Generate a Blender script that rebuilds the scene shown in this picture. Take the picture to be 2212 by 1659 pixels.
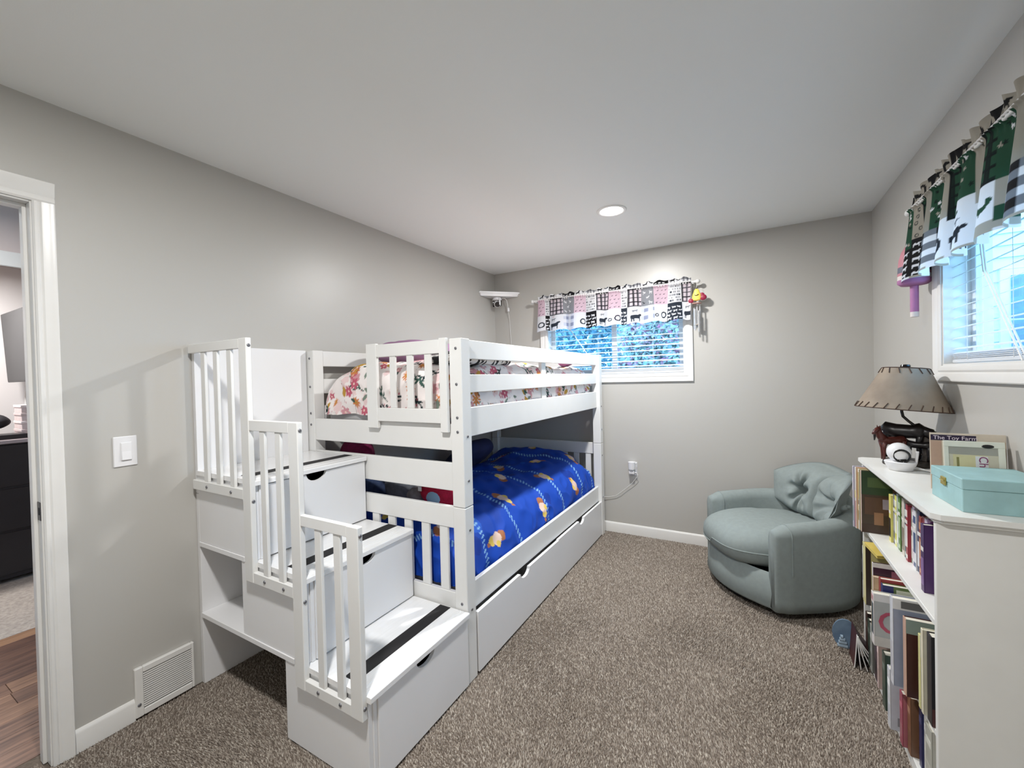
import bpy, math, random
import numpy as np
from mathutils import Vector, Matrix

for _o in list(bpy.data.objects):
    bpy.data.objects.remove(_o, do_unlink=True)
COL = bpy.context.scene.collection
SC = bpy.context.scene
rnd = random.Random(7)
PI = math.pi

# ------------------------------------------------------------------ camera
W, H = 2.9815, 2.4458            # room width, ceiling height
YN = -4.30                       # wall behind the photographer
F_PX, YAW, PITCH, ROLL = 901.57, 29.484, 0.751, -1.388
CAM = Vector((2.242, -3.648, 1.382))
_y, _p, _r = (math.radians(a) for a in (YAW, PITCH, ROLL))
_f = Vector((-math.sin(_y)*math.cos(_p), math.cos(_y)*math.cos(_p), -math.sin(_p)))
_rt = Vector((math.cos(_y), math.sin(_y), 0)); _up = _rt.cross(_f)
_rt2 = _rt*math.cos(_r)+_up*math.sin(_r); _up2 = -_rt*math.sin(_r)+_up*math.cos(_r)
cd = bpy.data.cameras.new('camera'); cd.sensor_width = 36; cd.sensor_fit = 'HORIZONTAL'
cd.lens = F_PX/2212*36; cd.clip_start = .02
cam = bpy.data.objects.new('camera', cd); COL.objects.link(cam)
m = Matrix((_rt2, _up2, -_f)).transposed().to_4x4(); m.translation = CAM
cam.matrix_world = m
SC.camera = cam

# ------------------------------------------------------------------ world, exposure
SC.view_settings.view_transform = 'Standard'
SC.view_settings.look = 'None'
SC.view_settings.gamma = 1
SC.view_settings.use_curve_mapping = False
SC.view_settings.exposure = 0.08
LAMP_POWER = 40.0
SKY = (0.30, 0.62, 1.0); SKY_STRENGTH = 7.5
wd = bpy.data.worlds.new('world'); SC.world = wd; wd.use_nodes = True
bg = wd.node_tree.nodes['Background']
bg.inputs[0].default_value = (*SKY, 1); bg.inputs[1].default_value = SKY_STRENGTH

# ------------------------------------------------------------------ helpers
def lin(r, g, b):
    def c(x):
        x /= 255.
        return x/12.92 if x <= .04045 else ((x+.055)/1.055)**2.4
    return (c(r), c(g), c(b))

def mat(name, col, rough=.5, var=.0, vscale=30., bump=0., bscale=200., spec=.5, metal=0., attr=False,
        transl=0., emit=0., stretch=None, detail=3., col2=None, contrast=None, coat=0.):
    m = bpy.data.materials.new(name); m.use_nodes = True
    nt = m.node_tree; N = nt.nodes; L = nt.links
    b = N['Principled BSDF']
    b.inputs['Roughness'].default_value = rough
    b.inputs['Specular IOR Level'].default_value = spec
    b.inputs['Metallic'].default_value = metal
    if coat:
        b.inputs['Coat Weight'].default_value = coat
    tc = N.new('ShaderNodeTexCoord')
    vec = tc.outputs['Object']
    if stretch:
        mp = N.new('ShaderNodeMapping'); mp.inputs['Scale'].default_value = stretch
        L.new(vec, mp.inputs[0]); vec = mp.outputs[0]
    src = None
    if attr:
        a = N.new('ShaderNodeAttribute'); a.attribute_name = 'col'
        src = a.outputs['Color']
    if var > 0 or col2 is not None:
        nz = N.new('ShaderNodeTexNoise'); nz.inputs['Scale'].default_value = vscale
        nz.inputs['Detail'].default_value = detail
        L.new(vec, nz.inputs['Vector'])
        rp = N.new('ShaderNodeValToRGB')
        lo, hi = contrast or (.3, .7)
        rp.color_ramp.elements[0].position = lo; rp.color_ramp.elements[1].position = hi
        if col2 is not None:
            rp.color_ramp.elements[0].color = (*col, 1); rp.color_ramp.elements[1].color = (*col2, 1)
        else:
            rp.color_ramp.elements[0].color = (*[c*(1-var) for c in col], 1)
            rp.color_ramp.elements[1].color = (*[min(1, c*(1+var)) for c in col], 1)
        L.new(nz.outputs['Fac'], rp.inputs['Fac'])
        if src is None:
            src = rp.outputs['Color']
        else:
            mx = N.new('ShaderNodeMix'); mx.data_type = 'RGBA'; mx.blend_type = 'MULTIPLY'
            mx.inputs[0].default_value = 1
            L.new(src, mx.inputs[6]); L.new(rp.outputs['Color'], mx.inputs[7]); src = mx.outputs[2]
    if src is not None:
        L.new(src, b.inputs['Base Color'])
    else:
        b.inputs['Base Color'].default_value = (*col, 1)
    if bump > 0:
        n2 = N.new('ShaderNodeTexNoise'); n2.inputs['Scale'].default_value = bscale; n2.inputs['Detail'].default_value = 4
        L.new(vec, n2.inputs['Vector'])
        bp = N.new('ShaderNodeBump'); bp.inputs['Strength'].default_value = bump; bp.inputs['Distance'].default_value = .002
        L.new(n2.outputs['Fac'], bp.inputs['Height']); L.new(bp.outputs['Normal'], b.inputs['Normal'])
    if emit > 0:
        b.inputs['Emission Color'].default_value = (*col, 1); b.inputs['Emission Strength'].default_value = emit
    if transl > 0:
        t = N.new('ShaderNodeBsdfTranslucent')
        if src is not None: L.new(src, t.inputs['Color'])
        else: t.inputs['Color'].default_value = (*col, 1)
        ms = N.new('ShaderNodeMixShader'); ms.inputs[0].default_value = transl
        L.new(b.outputs[0], ms.inputs[1]); L.new(t.outputs[0], ms.inputs[2])
        L.new(ms.outputs[0], N['Material Output'].inputs['Surface'])
    return m

def glass_mat(name, tint=(.93, .97, 1)):
    m = bpy.data.materials.new(name); m.use_nodes = True
    nt = m.node_tree; N = nt.nodes; L = nt.links
    N.remove(N['Principled BSDF'])
    t = N.new('ShaderNodeBsdfTransparent'); t.inputs[0].default_value = (*tint, 1)
    g = N.new('ShaderNodeBsdfGlossy'); g.inputs['Roughness'].default_value = .02
    lw = N.new('ShaderNodeLayerWeight'); lw.inputs[0].default_value = .5
    fr = N.new('ShaderNodeMath'); fr.operation = 'POWER'; fr.inputs[1].default_value = 5; L.new(lw.outputs['Facing'], fr.inputs[0])
    mx = N.new('ShaderNodeMixShader')
    L.new(fr.outputs[0], mx.inputs[0]); L.new(t.outputs[0], mx.inputs[1]); L.new(g.outputs[0], mx.inputs[2])
    L.new(mx.outputs[0], N['Material Output'].inputs['Surface'])
    return m

class MB:
    def __init__(s, smooth=False, ang=40):
        s.v = []; s.f = []; s.smooth = smooth; s.ang = ang; s.col = None; s.big = None
    def add(s, vs, fs):
        k = len(s.v)
        s.v += [tuple(float(c) for c in p) for p in vs]; s.f += [tuple(i+k for i in f) for f in fs]
        return s
    def convex(s, vs, fs):
        c = [sum(p[i] for p in vs)/len(vs) for i in range(3)]
        out = []
        for f in fs:
            a, b, d = (Vector(vs[i]) for i in f[:3])
            n = (b-a).cross(d-a)
            fc = sum((Vector(vs[i]) for i in f), Vector())/len(f)
            out.append(f if n.dot(fc-Vector(c)) >= 0 else tuple(reversed(f)))
        return s.add(vs, out)
    def box(s, x0, x1, y0, y1, z0, z1, c=.0015, M=None):
        lo = (min(x0, x1), min(y0, y1), min(z0, z1)); hi = (max(x0, x1), max(y0, y1), max(z0, z1))
        c = min(c, *[(hi[i]-lo[i])*.45 for i in range(3)])
        vs = []; idx = {}
        for sx in (0, 1):
            for sy in (0, 1):
                for sz in (0, 1):
                    sg = (sx, sy, sz)
                    for ax in range(3):
                        p = [0, 0, 0]
                        for i in range(3):
                            e = hi[i] if sg[i] else lo[i]
                            p[i] = e if i == ax else (e-c if sg[i] else e+c)
                        idx[(sx, sy, sz, ax)] = len(vs); vs.append(tuple(p))
        fs = []
        for ax in range(3):
            o = [i for i in range(3) if i != ax]
            for sd in (0, 1):
                q = []
                for a, b in ((0, 0), (1, 0), (1, 1), (0, 1)):
                    k = [0, 0, 0]; k[ax] = sd; k[o[0]] = a; k[o[1]] = b
                    q.append(idx[(*k, ax)])
                fs.append(tuple(q))
            for a in (0, 1):
                for b in (0, 1):
                    k0 = [0, 0, 0]; k1 = [0, 0, 0]
                    k0[o[0]] = k1[o[0]] = a; k0[o[1]] = k1[o[1]] = b; k1[ax] = 1
                    fs.append((idx[(*k0, o[0])], idx[(*k1, o[0])], idx[(*k1, o[1])], idx[(*k0, o[1])]))
        for sx in (0, 1):
            for sy in (0, 1):
                for sz in (0, 1):
                    fs.append(tuple(idx[(sx, sy, sz, a)] for a in range(3)))
        if M is not None:
            vs = [tuple(M @ Vector(p)) for p in vs]
        return s.convex(vs, fs)
    def prism(s, poly, ax, a, b, M=None):
        """poly: list of 2-D points in the other two axes (in order), extruded along axis ax."""
        n = len(poly)
        def P(q, t):
            p = [0, 0, 0]; o = [i for i in range(3) if i != ax]
            p[ax] = t; p[o[0]], p[o[1]] = q
            return tuple(p)
        vs = [P(q, a) for q in poly]+[P(q, b) for q in poly]
        area = sum(poly[i][0]*poly[(i+1) % n][1]-poly[(i+1) % n][0]*poly[i][1] for i in range(n))
        up = (area > 0) == (ax != 1)        # orientation of polygon normal vs +ax
        if b < a: up = not up
        f0 = tuple(range(n)); f1 = tuple(range(n, 2*n))
        fs = [tuple(reversed(f0)) if up else f0, f1 if up else tuple(reversed(f1))]
        for i in range(n):
            j = (i+1) % n
            q = (i, j, j+n, i+n)
            fs.append(q if up else tuple(reversed(q)))
        if M is not None: vs = [tuple(M @ Vector(p)) for p in vs]
        return s.add(vs, fs)
    def tube(s, pts, r, n=8, cap=True):
        pts = [Vector(p) for p in pts]
        rs = r if isinstance(r, (list, tuple)) else [r]*len(pts)
        t = (pts[1]-pts[0]).normalized()
        a = Vector((0, 0, 1)) if abs(t.z) < .9 else Vector((1, 0, 0))
        u = t.cross(a).normalized(); vs = []; fs = []
        for i, p in enumerate(pts):
            d = (pts[min(i+1, len(pts)-1)]-pts[max(i-1, 0)]).normalized()
            u = (u-d*u.dot(d)).normalized(); w = d.cross(u)
            for k in range(n):
                an = 2*PI*k/n
                vs.append(tuple(p+(u*math.cos(an)+w*math.sin(an))*rs[i]))
        for i in range(len(pts)-1):
            for k in range(n):
                k2 = (k+1) % n
                fs.append((i*n+k, i*n+k2, (i+1)*n+k2, (i+1)*n+k))
        if cap:
            fs.append(tuple(reversed(range(n)))); fs.append(tuple(range((len(pts)-1)*n, len(pts)*n)))
        return s.add(vs, fs)
    def lathe(s, prof, c=(0, 0, 0), n=24, M=None, sx=1., sy=1.):
        """prof: (r,z) from bottom to top"""
        vs = []; fs = []
        for r, z in prof:
            for k in range(n):
                an = 2*PI*k/n
                vs.append((r*sx*math.cos(an), r*sy*math.sin(an), z))
        for i in range(len(prof)-1):
            for k in range(n):
                k2 = (k+1) % n
                fs.append((i*n+k, i*n+k2, (i+1)*n+k2, (i+1)*n+k))
        if prof[0][0] > 1e-5: fs.append(tuple(reversed(range(n))))
        if prof[-1][0] > 1e-5: fs.append(tuple(range((len(prof)-1)*n, len(prof)*n)))
        if M is not None: vs = [tuple(M @ Vector(p)) for p in vs]
        vs = [(p[0]+c[0], p[1]+c[1], p[2]+c[2]) for p in vs]
        return s.add(vs, fs)
    def ball(s, c, r, n=16, k=10, M=None, sc=(1, 1, 1), noise=0., seed=0):
        prof = [(math.sin(PI*i/k), -math.cos(PI*i/k)) for i in range(k+1)]
        prof[0] = (1e-6, -1); prof[-1] = (1e-6, 1)
        vs = []; fs = []
        rr = random.Random(seed); ph = [rr.uniform(0, 6.28) for _ in range(6)]; fq = [rr.uniform(2, 5) for _ in range(6)]
        for q, z in prof:
            for j in range(n):
                an = 2*PI*j/n
                p = Vector((q*math.cos(an), q*math.sin(an), z))
                if noise:
                    p *= 1+noise*(math.sin(p.x*fq[0]+ph[0])+math.sin(p.y*fq[1]+ph[1])+math.sin(p.z*fq[2]+ph[2]) +
                                  .5*math.sin((p.x+p.y)*fq[3]*2+ph[3]))/2
                p = Vector((p.x*sc[0]*r, p.y*sc[1]*r, p.z*sc[2]*r))
                if M is not None: p = M @ p
                vs.append((p.x+c[0], p.y+c[1], p.z+c[2]))
        for i in range(k):
            for j in range(n):
                j2 = (j+1) % n
                fs.append((i*n+j, i*n+j2, (i+1)*n+j2, (i+1)*n+j))
        return s.add(vs, fs)
    def grid(s, A, flip=False, col=None):
        """A: (m,n,3) numpy array -> one quad sheet (fast path, one grid per builder)"""
        s.big = (A, flip); s.col = col
        return s
    def mesh(s, name, org=(0, 0, 0)):
        me = bpy.data.meshes.new(name)
        if s.big is not None:
            A, flip = s.big
            mm, nn = A.shape[:2]
            V = (A-np.array(org)).reshape(-1, 3).astype(np.float32)
            i = np.arange(mm*nn).reshape(mm, nn)
            q = np.stack([i[:-1, :-1], i[:-1, 1:], i[1:, 1:], i[1:, :-1]], -1).reshape(-1, 4)
            if flip: q = q[:, ::-1]
            nf = len(q)
            me.vertices.add(len(V)); me.vertices.foreach_set('co', V.ravel())
            me.loops.add(nf*4); me.loops.foreach_set('vertex_index', q.ravel().astype(np.int32))
            me.polygons.add(nf); me.polygons.foreach_set('loop_start', (np.arange(nf)*4).astype(np.int32))
            me.polygons.foreach_set('loop_total', np.full(nf, 4, np.int32))
            me.polygons.foreach_set('use_smooth', np.ones(nf, bool))
            me.update(calc_edges=True)
            if s.col is not None:
                set_col(me, s.col.reshape(-1, 3))
            return me
        o = org
        me.from_pydata([(p[0]-o[0], p[1]-o[1], p[2]-o[2]) for p in s.v], [], s.f)
        me.update()
        if s.smooth:
            me.shade_smooth()
            me.set_sharp_from_angle(angle=math.radians(s.ang))
        return me

def set_col(me, C):
    a = me.color_attributes.new('col', 'FLOAT_COLOR', 'POINT')
    C4 = np.ones((len(C), 4), np.float32); C4[:, :3] = C
    a.data.foreach_set('color', C4.ravel())

def link(name, data, parent=None, loc=(0, 0, 0)):
    o = bpy.data.objects.new(name, data); COL.objects.link(o)
    o.location = loc
    if parent is not None: o.parent = parent
    return o

def tag(o, label=None, cat=None, group=None, kind=None):
    if label: o['label'] = label
    if cat: o['category'] = cat
    if group: o['group'] = group
    if kind: o['kind'] = kind
    return o

class Thing:
    """an Empty at the thing's base; parts are given in world coordinates unless local"""
    def __init__(s, name, label=None, cat=None, org=(0, 0, 0), group=None, kind=None, rz=0., local=False):
        s.e = link(name, None, None, org); s.e.empty_display_size = .05
        s.e.rotation_euler = (0, 0, rz)
        s.org = (0, 0, 0) if local else org
        tag(s.e, label, cat, group, kind)
    def part(s, name, mb, m, parent=None, label=None, kind=None):
        me = mb.mesh(name, s.org); me.materials.append(m)
        o = link(name, me, parent or s.e)
        tag(o, label, None, None, kind)
        return o
    def inst(s, name, me, pos, parent=None, rot=(0, 0, 0)):
        o = link(name, me, parent or s.e, tuple(pos[i]-s.org[i] for i in range(3)))
        o.rotation_euler = rot
        return o

def single(name, mb, m, label=None, cat=None, org=None, group=None, kind=None):
    if org is None:
        xs = [p[0] for p in mb.v]; ys = [p[1] for p in mb.v]; zs = [p[2] for p in mb.v]
        org = ((min(xs)+max(xs))/2, (min(ys)+max(ys))/2, min(zs))
    me = mb.mesh(name, org); me.materials.append(m)
    o = link(name, me, None, org)
    return tag(o, label, cat, group, kind)

def nfield(seed, n=8, fmin=2., fmax=9.):
    r = np.random.RandomState(seed)
    K = r.uniform(-1, 1, (n, 2)); K /= np.linalg.norm(K, axis=1)[:, None]
    K *= r.uniform(fmin, fmax, (n, 1)); ph = r.uniform(0, 6.28, n); am = 1/np.sqrt(np.linalg.norm(K, axis=1))
    am /= am.sum()
    def f(x, y):
        o = np.zeros_like(x, dtype=float)
        for k, p, a in zip(K, ph, am): o = o+a*np.sin(k[0]*x+k[1]*y+p)
        return o
    return f

# ------------------------------------------------------------------ materials
M = {}
M['wall'] = mat('wall_paint', lin(186, 184, 179), .37, bump=.06, bscale=350, spec=.5)
M['ceil'] = mat('ceiling_paint', lin(239, 242, 241), .6, bump=.08, bscale=250, spec=.3)
M['trim'] = mat('trim_paint', lin(226, 225, 222), .3, var=.02, vscale=8)
M['white'] = mat('white_lacquer', lin(228, 228, 226), .32, var=.015, vscale=6, bump=.02, bscale=60)
M['whitepanel'] = mat('white_panel', lin(232, 232, 233), .38, var=.015, vscale=4)
M['tread'] = mat('tread_board', lin(236, 236, 236), .2, var=.03, vscale=14, stretch=(8, .6, 1), bump=.02, bscale=30)
M['black'] = mat('grip_tape', lin(22, 20, 22), .75, bump=.3, bscale=600)
M['bolt'] = mat('steel_bolt', lin(128, 128, 132), .35, metal=.5, var=.1, vscale=300)
M['carpet'] = mat('carpet_base', lin(104, 94, 85), .95, var=.2, vscale=150, spec=.1)
M['pile'] = mat('carpet_pile', (1, 1, 1), .9, attr=True, spec=.15)
M['wood'] = [mat('plank_%d' % i, c, .38, col2=c2, vscale=7, stretch=(9, .8, 1), contrast=(.3, .7), detail=6)
             for i, (c, c2) in enumerate([(lin(84, 58, 48), lin(138, 104, 84)), (lin(104, 74, 58), lin(156, 120, 96)),
                                          (lin(72, 50, 44), lin(118, 86, 70)), (lin(126, 92, 68), lin(172, 134, 104))])]
M['carpet2'] = mat('pale_carpet', lin(168, 158, 148), .95, var=.2, vscale=60, bump=.4, bscale=90)
M['dark'] = mat('dark_dresser', lin(26, 24, 28), .4, var=.15, vscale=10)
M['glass'] = glass_mat('window_glass')
M['vinyl'] = mat('window_vinyl', lin(225, 230, 235), .35, var=.01, vscale=10)
M['slat'] = mat('blind_slat', lin(236, 238, 240), .4, var=.01, vscale=20, transl=.25)
M['cord'] = mat('cord_white', lin(230, 230, 228), .6, var=.02, vscale=50)
M['fabric'] = mat('valance_print', (1, 1, 1), .85, attr=True, transl=.32, bump=.15, bscale=900, spec=.2)
M['rod'] = mat('rod_white', lin(215, 215, 213), .35, var=.02, vscale=30)
M['floral'] = mat('floral_print', (1, 1, 1), .9, attr=True, bump=.1, bscale=600, spec=.2)
M['bluecl'] = mat('blue_print', (1, 1, 1), .7, attr=True, bump=.08, bscale=500, spec=.3)
M['mattress'] = mat('mattress_ticking', lin(220, 220, 222), .8, bump=.2, bscale=80)
M['chair'] = mat('chair_fabric', lin(140, 150, 149), .85, var=.05, vscale=40, bump=.25, bscale=900, spec=.25)
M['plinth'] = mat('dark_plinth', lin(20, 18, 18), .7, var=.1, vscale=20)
M['bookcase'] = mat('bookcase_white', lin(226, 226, 222), .4, var=.02, vscale=12)
M['page'] = mat('paper_edge', lin(226, 222, 208), .8, var=.12, vscale=260, stretch=(1, 14, .2))
M['plastic'] = mat('white_plastic', lin(228, 228, 230), .3, var=.01, vscale=40)
M['blackpl'] = mat('black_plastic', lin(14, 14, 16), .2, var=.1, vscale=30)

def flat(name, r, g, b, rough=.45, var=.06, vs=25., **k):
    return mat(name, lin(r, g, b), rough, var=var, vscale=vs, **k)


# ================================================================== THE ROOM
def struct(name, mb, m):
    return single(name, mb, m, kind='structure')

WA0, WA1, WZ0, WZ1 = .576, 1.80, 1.388, 2.0      # window opening (along wall, height)
RS = .569                                        # the side window is the same unit, shifted along its wall
DY0, DY1, DZ = -3.95, -3.180, 2.06               # door opening in the left wall

# floor: carpet base + pile
b = MB(); b.box(-.1215, W, YN, 0, -.04, -.004, 0)
floor = struct('floor', b, M['carpet'])

def carpet_pile(parent):
    r = np.random.RandomState(3)
    sp = .0062
    xs = np.arange(-.06, W, sp); ys = np.arange(-3.62, 0, sp)
    X, Y = np.meshgrid(xs, ys); X = X.ravel()+r.uniform(-.0035, .0035, X.size); Y = Y.ravel()+r.uniform(-.0035, .0035, Y.size)
    keep = ~((X < 1.10) & (Y > -2.12)) & ~((X > 2.73) & (Y > -1.97) & (Y < -1.08)) & (X > .005) \
        & ~((X > .67) & (X < 1.12) & (Y > -2.68) & (Y < -2.1)) & ~((X > 2.5) & (Y > -.6))
    keep |= ((X <= .005) & (X > -.06) & (Y < DY1-.02))
    X, Y = X[keep], Y[keep]; n = len(X)
    f1, f2, f3 = nfield(11, 10, 3, 16), nfield(12, 10, 3, 16), nfield(13, 12, 5, 30)
    lx = .0045*f1(X, Y)*2.2+r.normal(0, .0028, n); ly = .0045*f2(X, Y)*2.2+r.normal(0, .0028, n)-.001
    h = r.uniform(.009, .0145, n)+.003*f3(X, Y)
    a0 = r.uniform(0, 6.28, n); R = r.uniform(.0032, .0048, n)
    V = np.zeros((n, 4, 3), np.float32)
    for k in range(3):
        V[:, k, 0] = X+R*np.cos(a0+k*2.094); V[:, k, 1] = Y+R*np.sin(a0+k*2.094); V[:, k, 2] = -.006
    V[:, 3, 0] = X+lx; V[:, 3, 1] = Y+ly; V[:, 3, 2] = -.006+h
    base = np.arange(n)[:, None]*4
    Fc = np.concatenate([base+np.array([[0, 1, 3]]), base+np.array([[1, 2, 3]]), base+np.array([[2, 0, 3]])], 1).reshape(-1, 3)
    me = bpy.data.meshes.new('carpet_pile')
    me.vertices.add(n*4); me.vertices.foreach_set('co', V.ravel())
    me.loops.add(len(Fc)*3); me.loops.foreach_set('vertex_index', Fc.ravel().astype(np.int32))
    me.polygons.add(len(Fc)); me.polygons.foreach_set('loop_start', (np.arange(len(Fc))*3).astype(np.int32))
    me.polygons.foreach_set('loop_total', np.full(len(Fc), 3, np.int32))
    me.update(calc_edges=True)
    pal = np.array([lin(132, 122, 112), lin(148, 138, 128), lin(166, 157, 146), lin(112, 102, 93), lin(184, 176, 165)])
    C = pal[r.choice(5, n, p=[.3, .3, .2, .12, .08])]*r.uniform(.88, 1.12, (n, 1))
    set_col(me, np.repeat(C, 4, 0))
    me.materials.append(M['pile'])
    o = link('carpet_pile', me, parent, (-parent.location[0], -parent.location[1], -parent.location[2]))
    o['kind'] = 'stuff'
carpet_pile(floor)

b = MB(); b.box(-.12, W+.15, YN-.12, .15, H, H+.08, 0); struct('ceiling', b, M['ceil'])
# left wall with the door opening
b = MB(); b.box(-.12, 0, DY1+.018, .15, 0, H, 0); b.box(-.12, 0, YN-.12, DY0-.018, 0, H, 0); b.box(-.12, 0, DY0-.018, DY1+.018, DZ+.018, H, 0)
struct('wall_left', b, M['wall'])
def wall_with_window(mp, a0, a1, o0, o1):
    b = MB()
    for (p, q, z0, z1) in ((a0, o0, 0, H), (o1, a1, 0, H), (o0, o1, 0, WZ0), (o0, o1, WZ1, H)):
        b.box(*mp(p, q, 0, .15), z0, z1, 0)
    return b
struct('wall_back', wall_with_window(lambda p, q, d0, d1: (p, q, d0, d1), 0, W, WA0, WA1), M['wall'])
struct('wall_right', wall_with_window(lambda p, q, d0, d1: (W+d0, W+d1, -p, -q), -.15, -YN+.12, WA0+RS, WA1+RS), M['wall'])
b = MB(); b.box(0, W, YN-.12, YN, 0, H, 0); struct('wall_front', b, M['wall'])

# baseboards (profiled top)
def bb(name, x0, x1, y0, y1, along):
    b = MB(smooth=True, ang=30)
    prof = [(0, 0), (.013, 0), (.013, .066), (.0115, .071), (.0115, .075), (.008, .082), (.004, .087), (0, .088)]
    if along == 'xb':    # on the back wall, facing -y
        b.prism([(-p, z) for p, z in prof], 0, x0, x1)
    elif along == 'yl':  # on the left wall, facing +x   prism along y : (x,z)
        b.prism([(p, z) for p, z in prof], 1, y0, y1)
    elif along == 'yr':
        b.prism([(W-p, z) for p, z in prof], 1, y0, y1)
    struct(name, b, M['trim'])
bb('baseboard_back', 0, W-.013, 0, 0, 'xb')
bb('baseboard_left', 0, 0, -3.117, -2.941, 'yl')
bb('baseboard_right', 0, 0, YN, 0, 'yr')

# door frame: jamb, casing, stop, strike plate
def door_frame():
    t = Thing('door_1', kind='structure', org=(0, DY1, 0))
    b = MB(); b.box(-.125, 0, DY1, DY1+.018, 0, DZ+.018); b.box(-.125, 0, DY0-.018, DY0, 0, DZ+.018); b.box(-.125, 0, DY0, DY1, DZ, DZ+.018)
    t.part('jamb', b, M['trim'])
    b = MB(); b.box(-.075, -.04, DY1-.011, DY1, 0, DZ-.011); b.box(-.075, -.04, DY0, DY1, DZ-.011, DZ); b.box(-.075, -.04, DY0, DY0+.011, 0, DZ-.011)
    t.part('door_stop', b, M['trim'])
    # casing: flat with a bead and a back band
    b = MB(smooth=True, ang=25)
    prof = [(0, 0), (0, .008), (.005, .0125), (.012, .0125), (.017, .0095), (.023, .0135), (.044, .0155), (.050, .018), (.056, .018), (.058, .014), (.058, 0)]
    y0 = DY1+.004
    b.prism([(x, y0+yy) for yy, x in prof], 2, 0, DZ+.006)
    z0 = DZ+.006
    b.prism([(x, z0+yy*1.35) for yy, x in prof], 1, DY0-.06, y0+.0575)
    b.prism([(x, DY0-.004-yy) for yy, x in prof], 2, 0, DZ+.006)
    t.part('casing', b, M['trim'])
    b = MB(); b.box(-.038, -.004, DY1-.0015, DY1+.001, .905, .972, .0005)
    sp = t.part('strike_plate', b, mat('bronze_plate', lin(40, 38, 42), .35, metal=.8, var=.1, vscale=60), label='dark metal strike plate')
    b = MB(); b.box(-.026, -.012, DY1-.0022, DY1-.001, .925, .952, .0004); t.part('latch_hole', b, M['black'], parent=sp)
door_frame()

# windows (local frame: a along wall, d outwards, z up)
def make_window(name, loc, rz, sh):
    t = Thing(name, kind='structure', org=loc, rz=rz, local=True)
    A0, A1 = WA0+sh, WA1+sh
    b = MB(smooth=True, ang=25)
    w = .066
    prof = [(0, 0), (0, .007), (.008, .011), (.02, .012), (.028, .009), (.036, .013), (.054, .016), (.062, .017), (.066, .015), (.066, 0)]
    e = .004
    for side in range(4):   # mitred frame
        pts = []
        n = len(prof)
        vs = []
        for end in (0, 1):
            for q, d in prof:
                o = q-e
                if side == 0: p = ((A0-o) if end == 0 else (A1+o), -d, WZ0-o)
                elif side == 1: p = ((A0-o) if end == 0 else (A1+o), -d, WZ1+o)
                elif side == 2: p = (A0-o, -d, (WZ0-o) if end == 0 else (WZ1+o))
                else: p = (A1+o, -d, (WZ0-o) if end == 0 else (WZ1+o))
                vs.append(p)
        fs = []
        for i in range(n-1):
            q = (i, i+1, i+1+n, i+n)
            fs.append(q if side in (1, 2) else tuple(reversed(q)))
        b.add(vs, fs)
    t.part('casing', b, M['trim'])
    b = MB()
    for (p, q, z0, z1) in ((A0, A1, WZ0, WZ0+.012), (A0, A1, WZ1-.012, WZ1), (A0, A0+.012, WZ0+.012, WZ1-.012), (A1-.012, A1, WZ0+.012, WZ1-.012)):
        b.box(p, q, -.002, .15, z0, z1, .001)
    t.part('jamb_liner', b, M['trim'])
    mid = (A0+A1)/2
    b = MB()
    for (p, q) in ((A0+.012, mid+.035), (mid-.02, A1-.012)):
        d0 = .085 if p < mid-.3 else .112
        for (pp, qq, z0, z1) in ((p, q, WZ0+.012, WZ0+.05), (p, q, WZ1-.05, WZ1-.012), (p, p+.038, WZ0+.05, WZ1-.05), (q-.045, q, WZ0+.05, WZ1-.05)):
            b.box(pp, qq, d0, d0+.022, z0, z1, .002)
    s1 = t.part('sash', b, M['vinyl'])
    b = MB(); b.box(A0+.05, mid-.01, .095, .099, WZ0+.05, WZ1-.05, .0005); t.part('pane', b, M['glass'], parent=s1)
    b = MB(); b.box(mid+.018, A1-.057, .122, .126, WZ0+.05, WZ1-.05, .0005); t.part('pane', b, M['glass'], parent=s1)
    return t
make_window('window_1', (0, 0, 0), 0, 0)
make_window('window_2', (W, 0, 0), -PI/2, RS)

# ================================================================== BEYOND THE DOOR
b = MB(); b.box(-1.4, -.12, -5.2, 1.0, -.06, -.012, 0)
hf = struct('floor_hall', b, M['dark'])
def planks():
    wdt = .118; x = -.124; i = 0
    while x > -1.39:
        x1 = max(x-wdt, -1.4)
        ys = [-5.2]; yy = -5.2+rnd.uniform(.4, 1.2)
        while yy < 1.0: ys.append(yy); yy += 1.22
        ys.append(1.0)
        for a, c in zip(ys[:-1], ys[1:]):
            bb_ = MB(); bb_.box(x1+.0008, x-.0008, a+.0008, c-.0008, -.014, -.003, .0012)
            me = bb_.mesh('plank', tuple(hf.location)); me.materials.append(M['wood'][rnd.randrange(4)])
            link('plank', me, hf)
        x = x1; i += 1
planks()
b = MB(); b.box(-4.2, -1.4, -5.2, 1.0, -.06, -.002, 0); struct('floor_bedroom', b, M['carpet2'])
wl = mat('far_wall_paint', lin(226, 223, 222), .6, bump=.05, bscale=300)
wp = mat('hall_ceiling_paint', lin(205, 192, 188), .7, bump=.05, bscale=300)
b = MB(); b.box(-4.2, -.12, -5.3, 1.1, H, H+.08, 0); struct('ceiling_hall', b, wp)
b = MB(); b.box(-3.4, -3.3, -5.2, 1.0, 0, H, 0); struct('wall_bedroom', b, wl)
b = MB(); b.box(-3.3, -.12, 1.0, 1.1, 0, H, 0); struct('wall_hall_end', b, wl)
b = MB(); b.box(-3.3, -.12, -5.3, -5.2, 0, H, 0); struct('wall_hall_front', b, wl)
b = MB(); b.box(-1.5, -1.4, -5.2, 1.0, 2.12, H, 0); b.box(-1.5, -1.4, -5.2, -3.75, 0, 2.12, 0); b.box(-1.5, -1.4, -2.45, 1.0, 0, 2.12, 0)
struct('wall_hall', b, wp)
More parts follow.
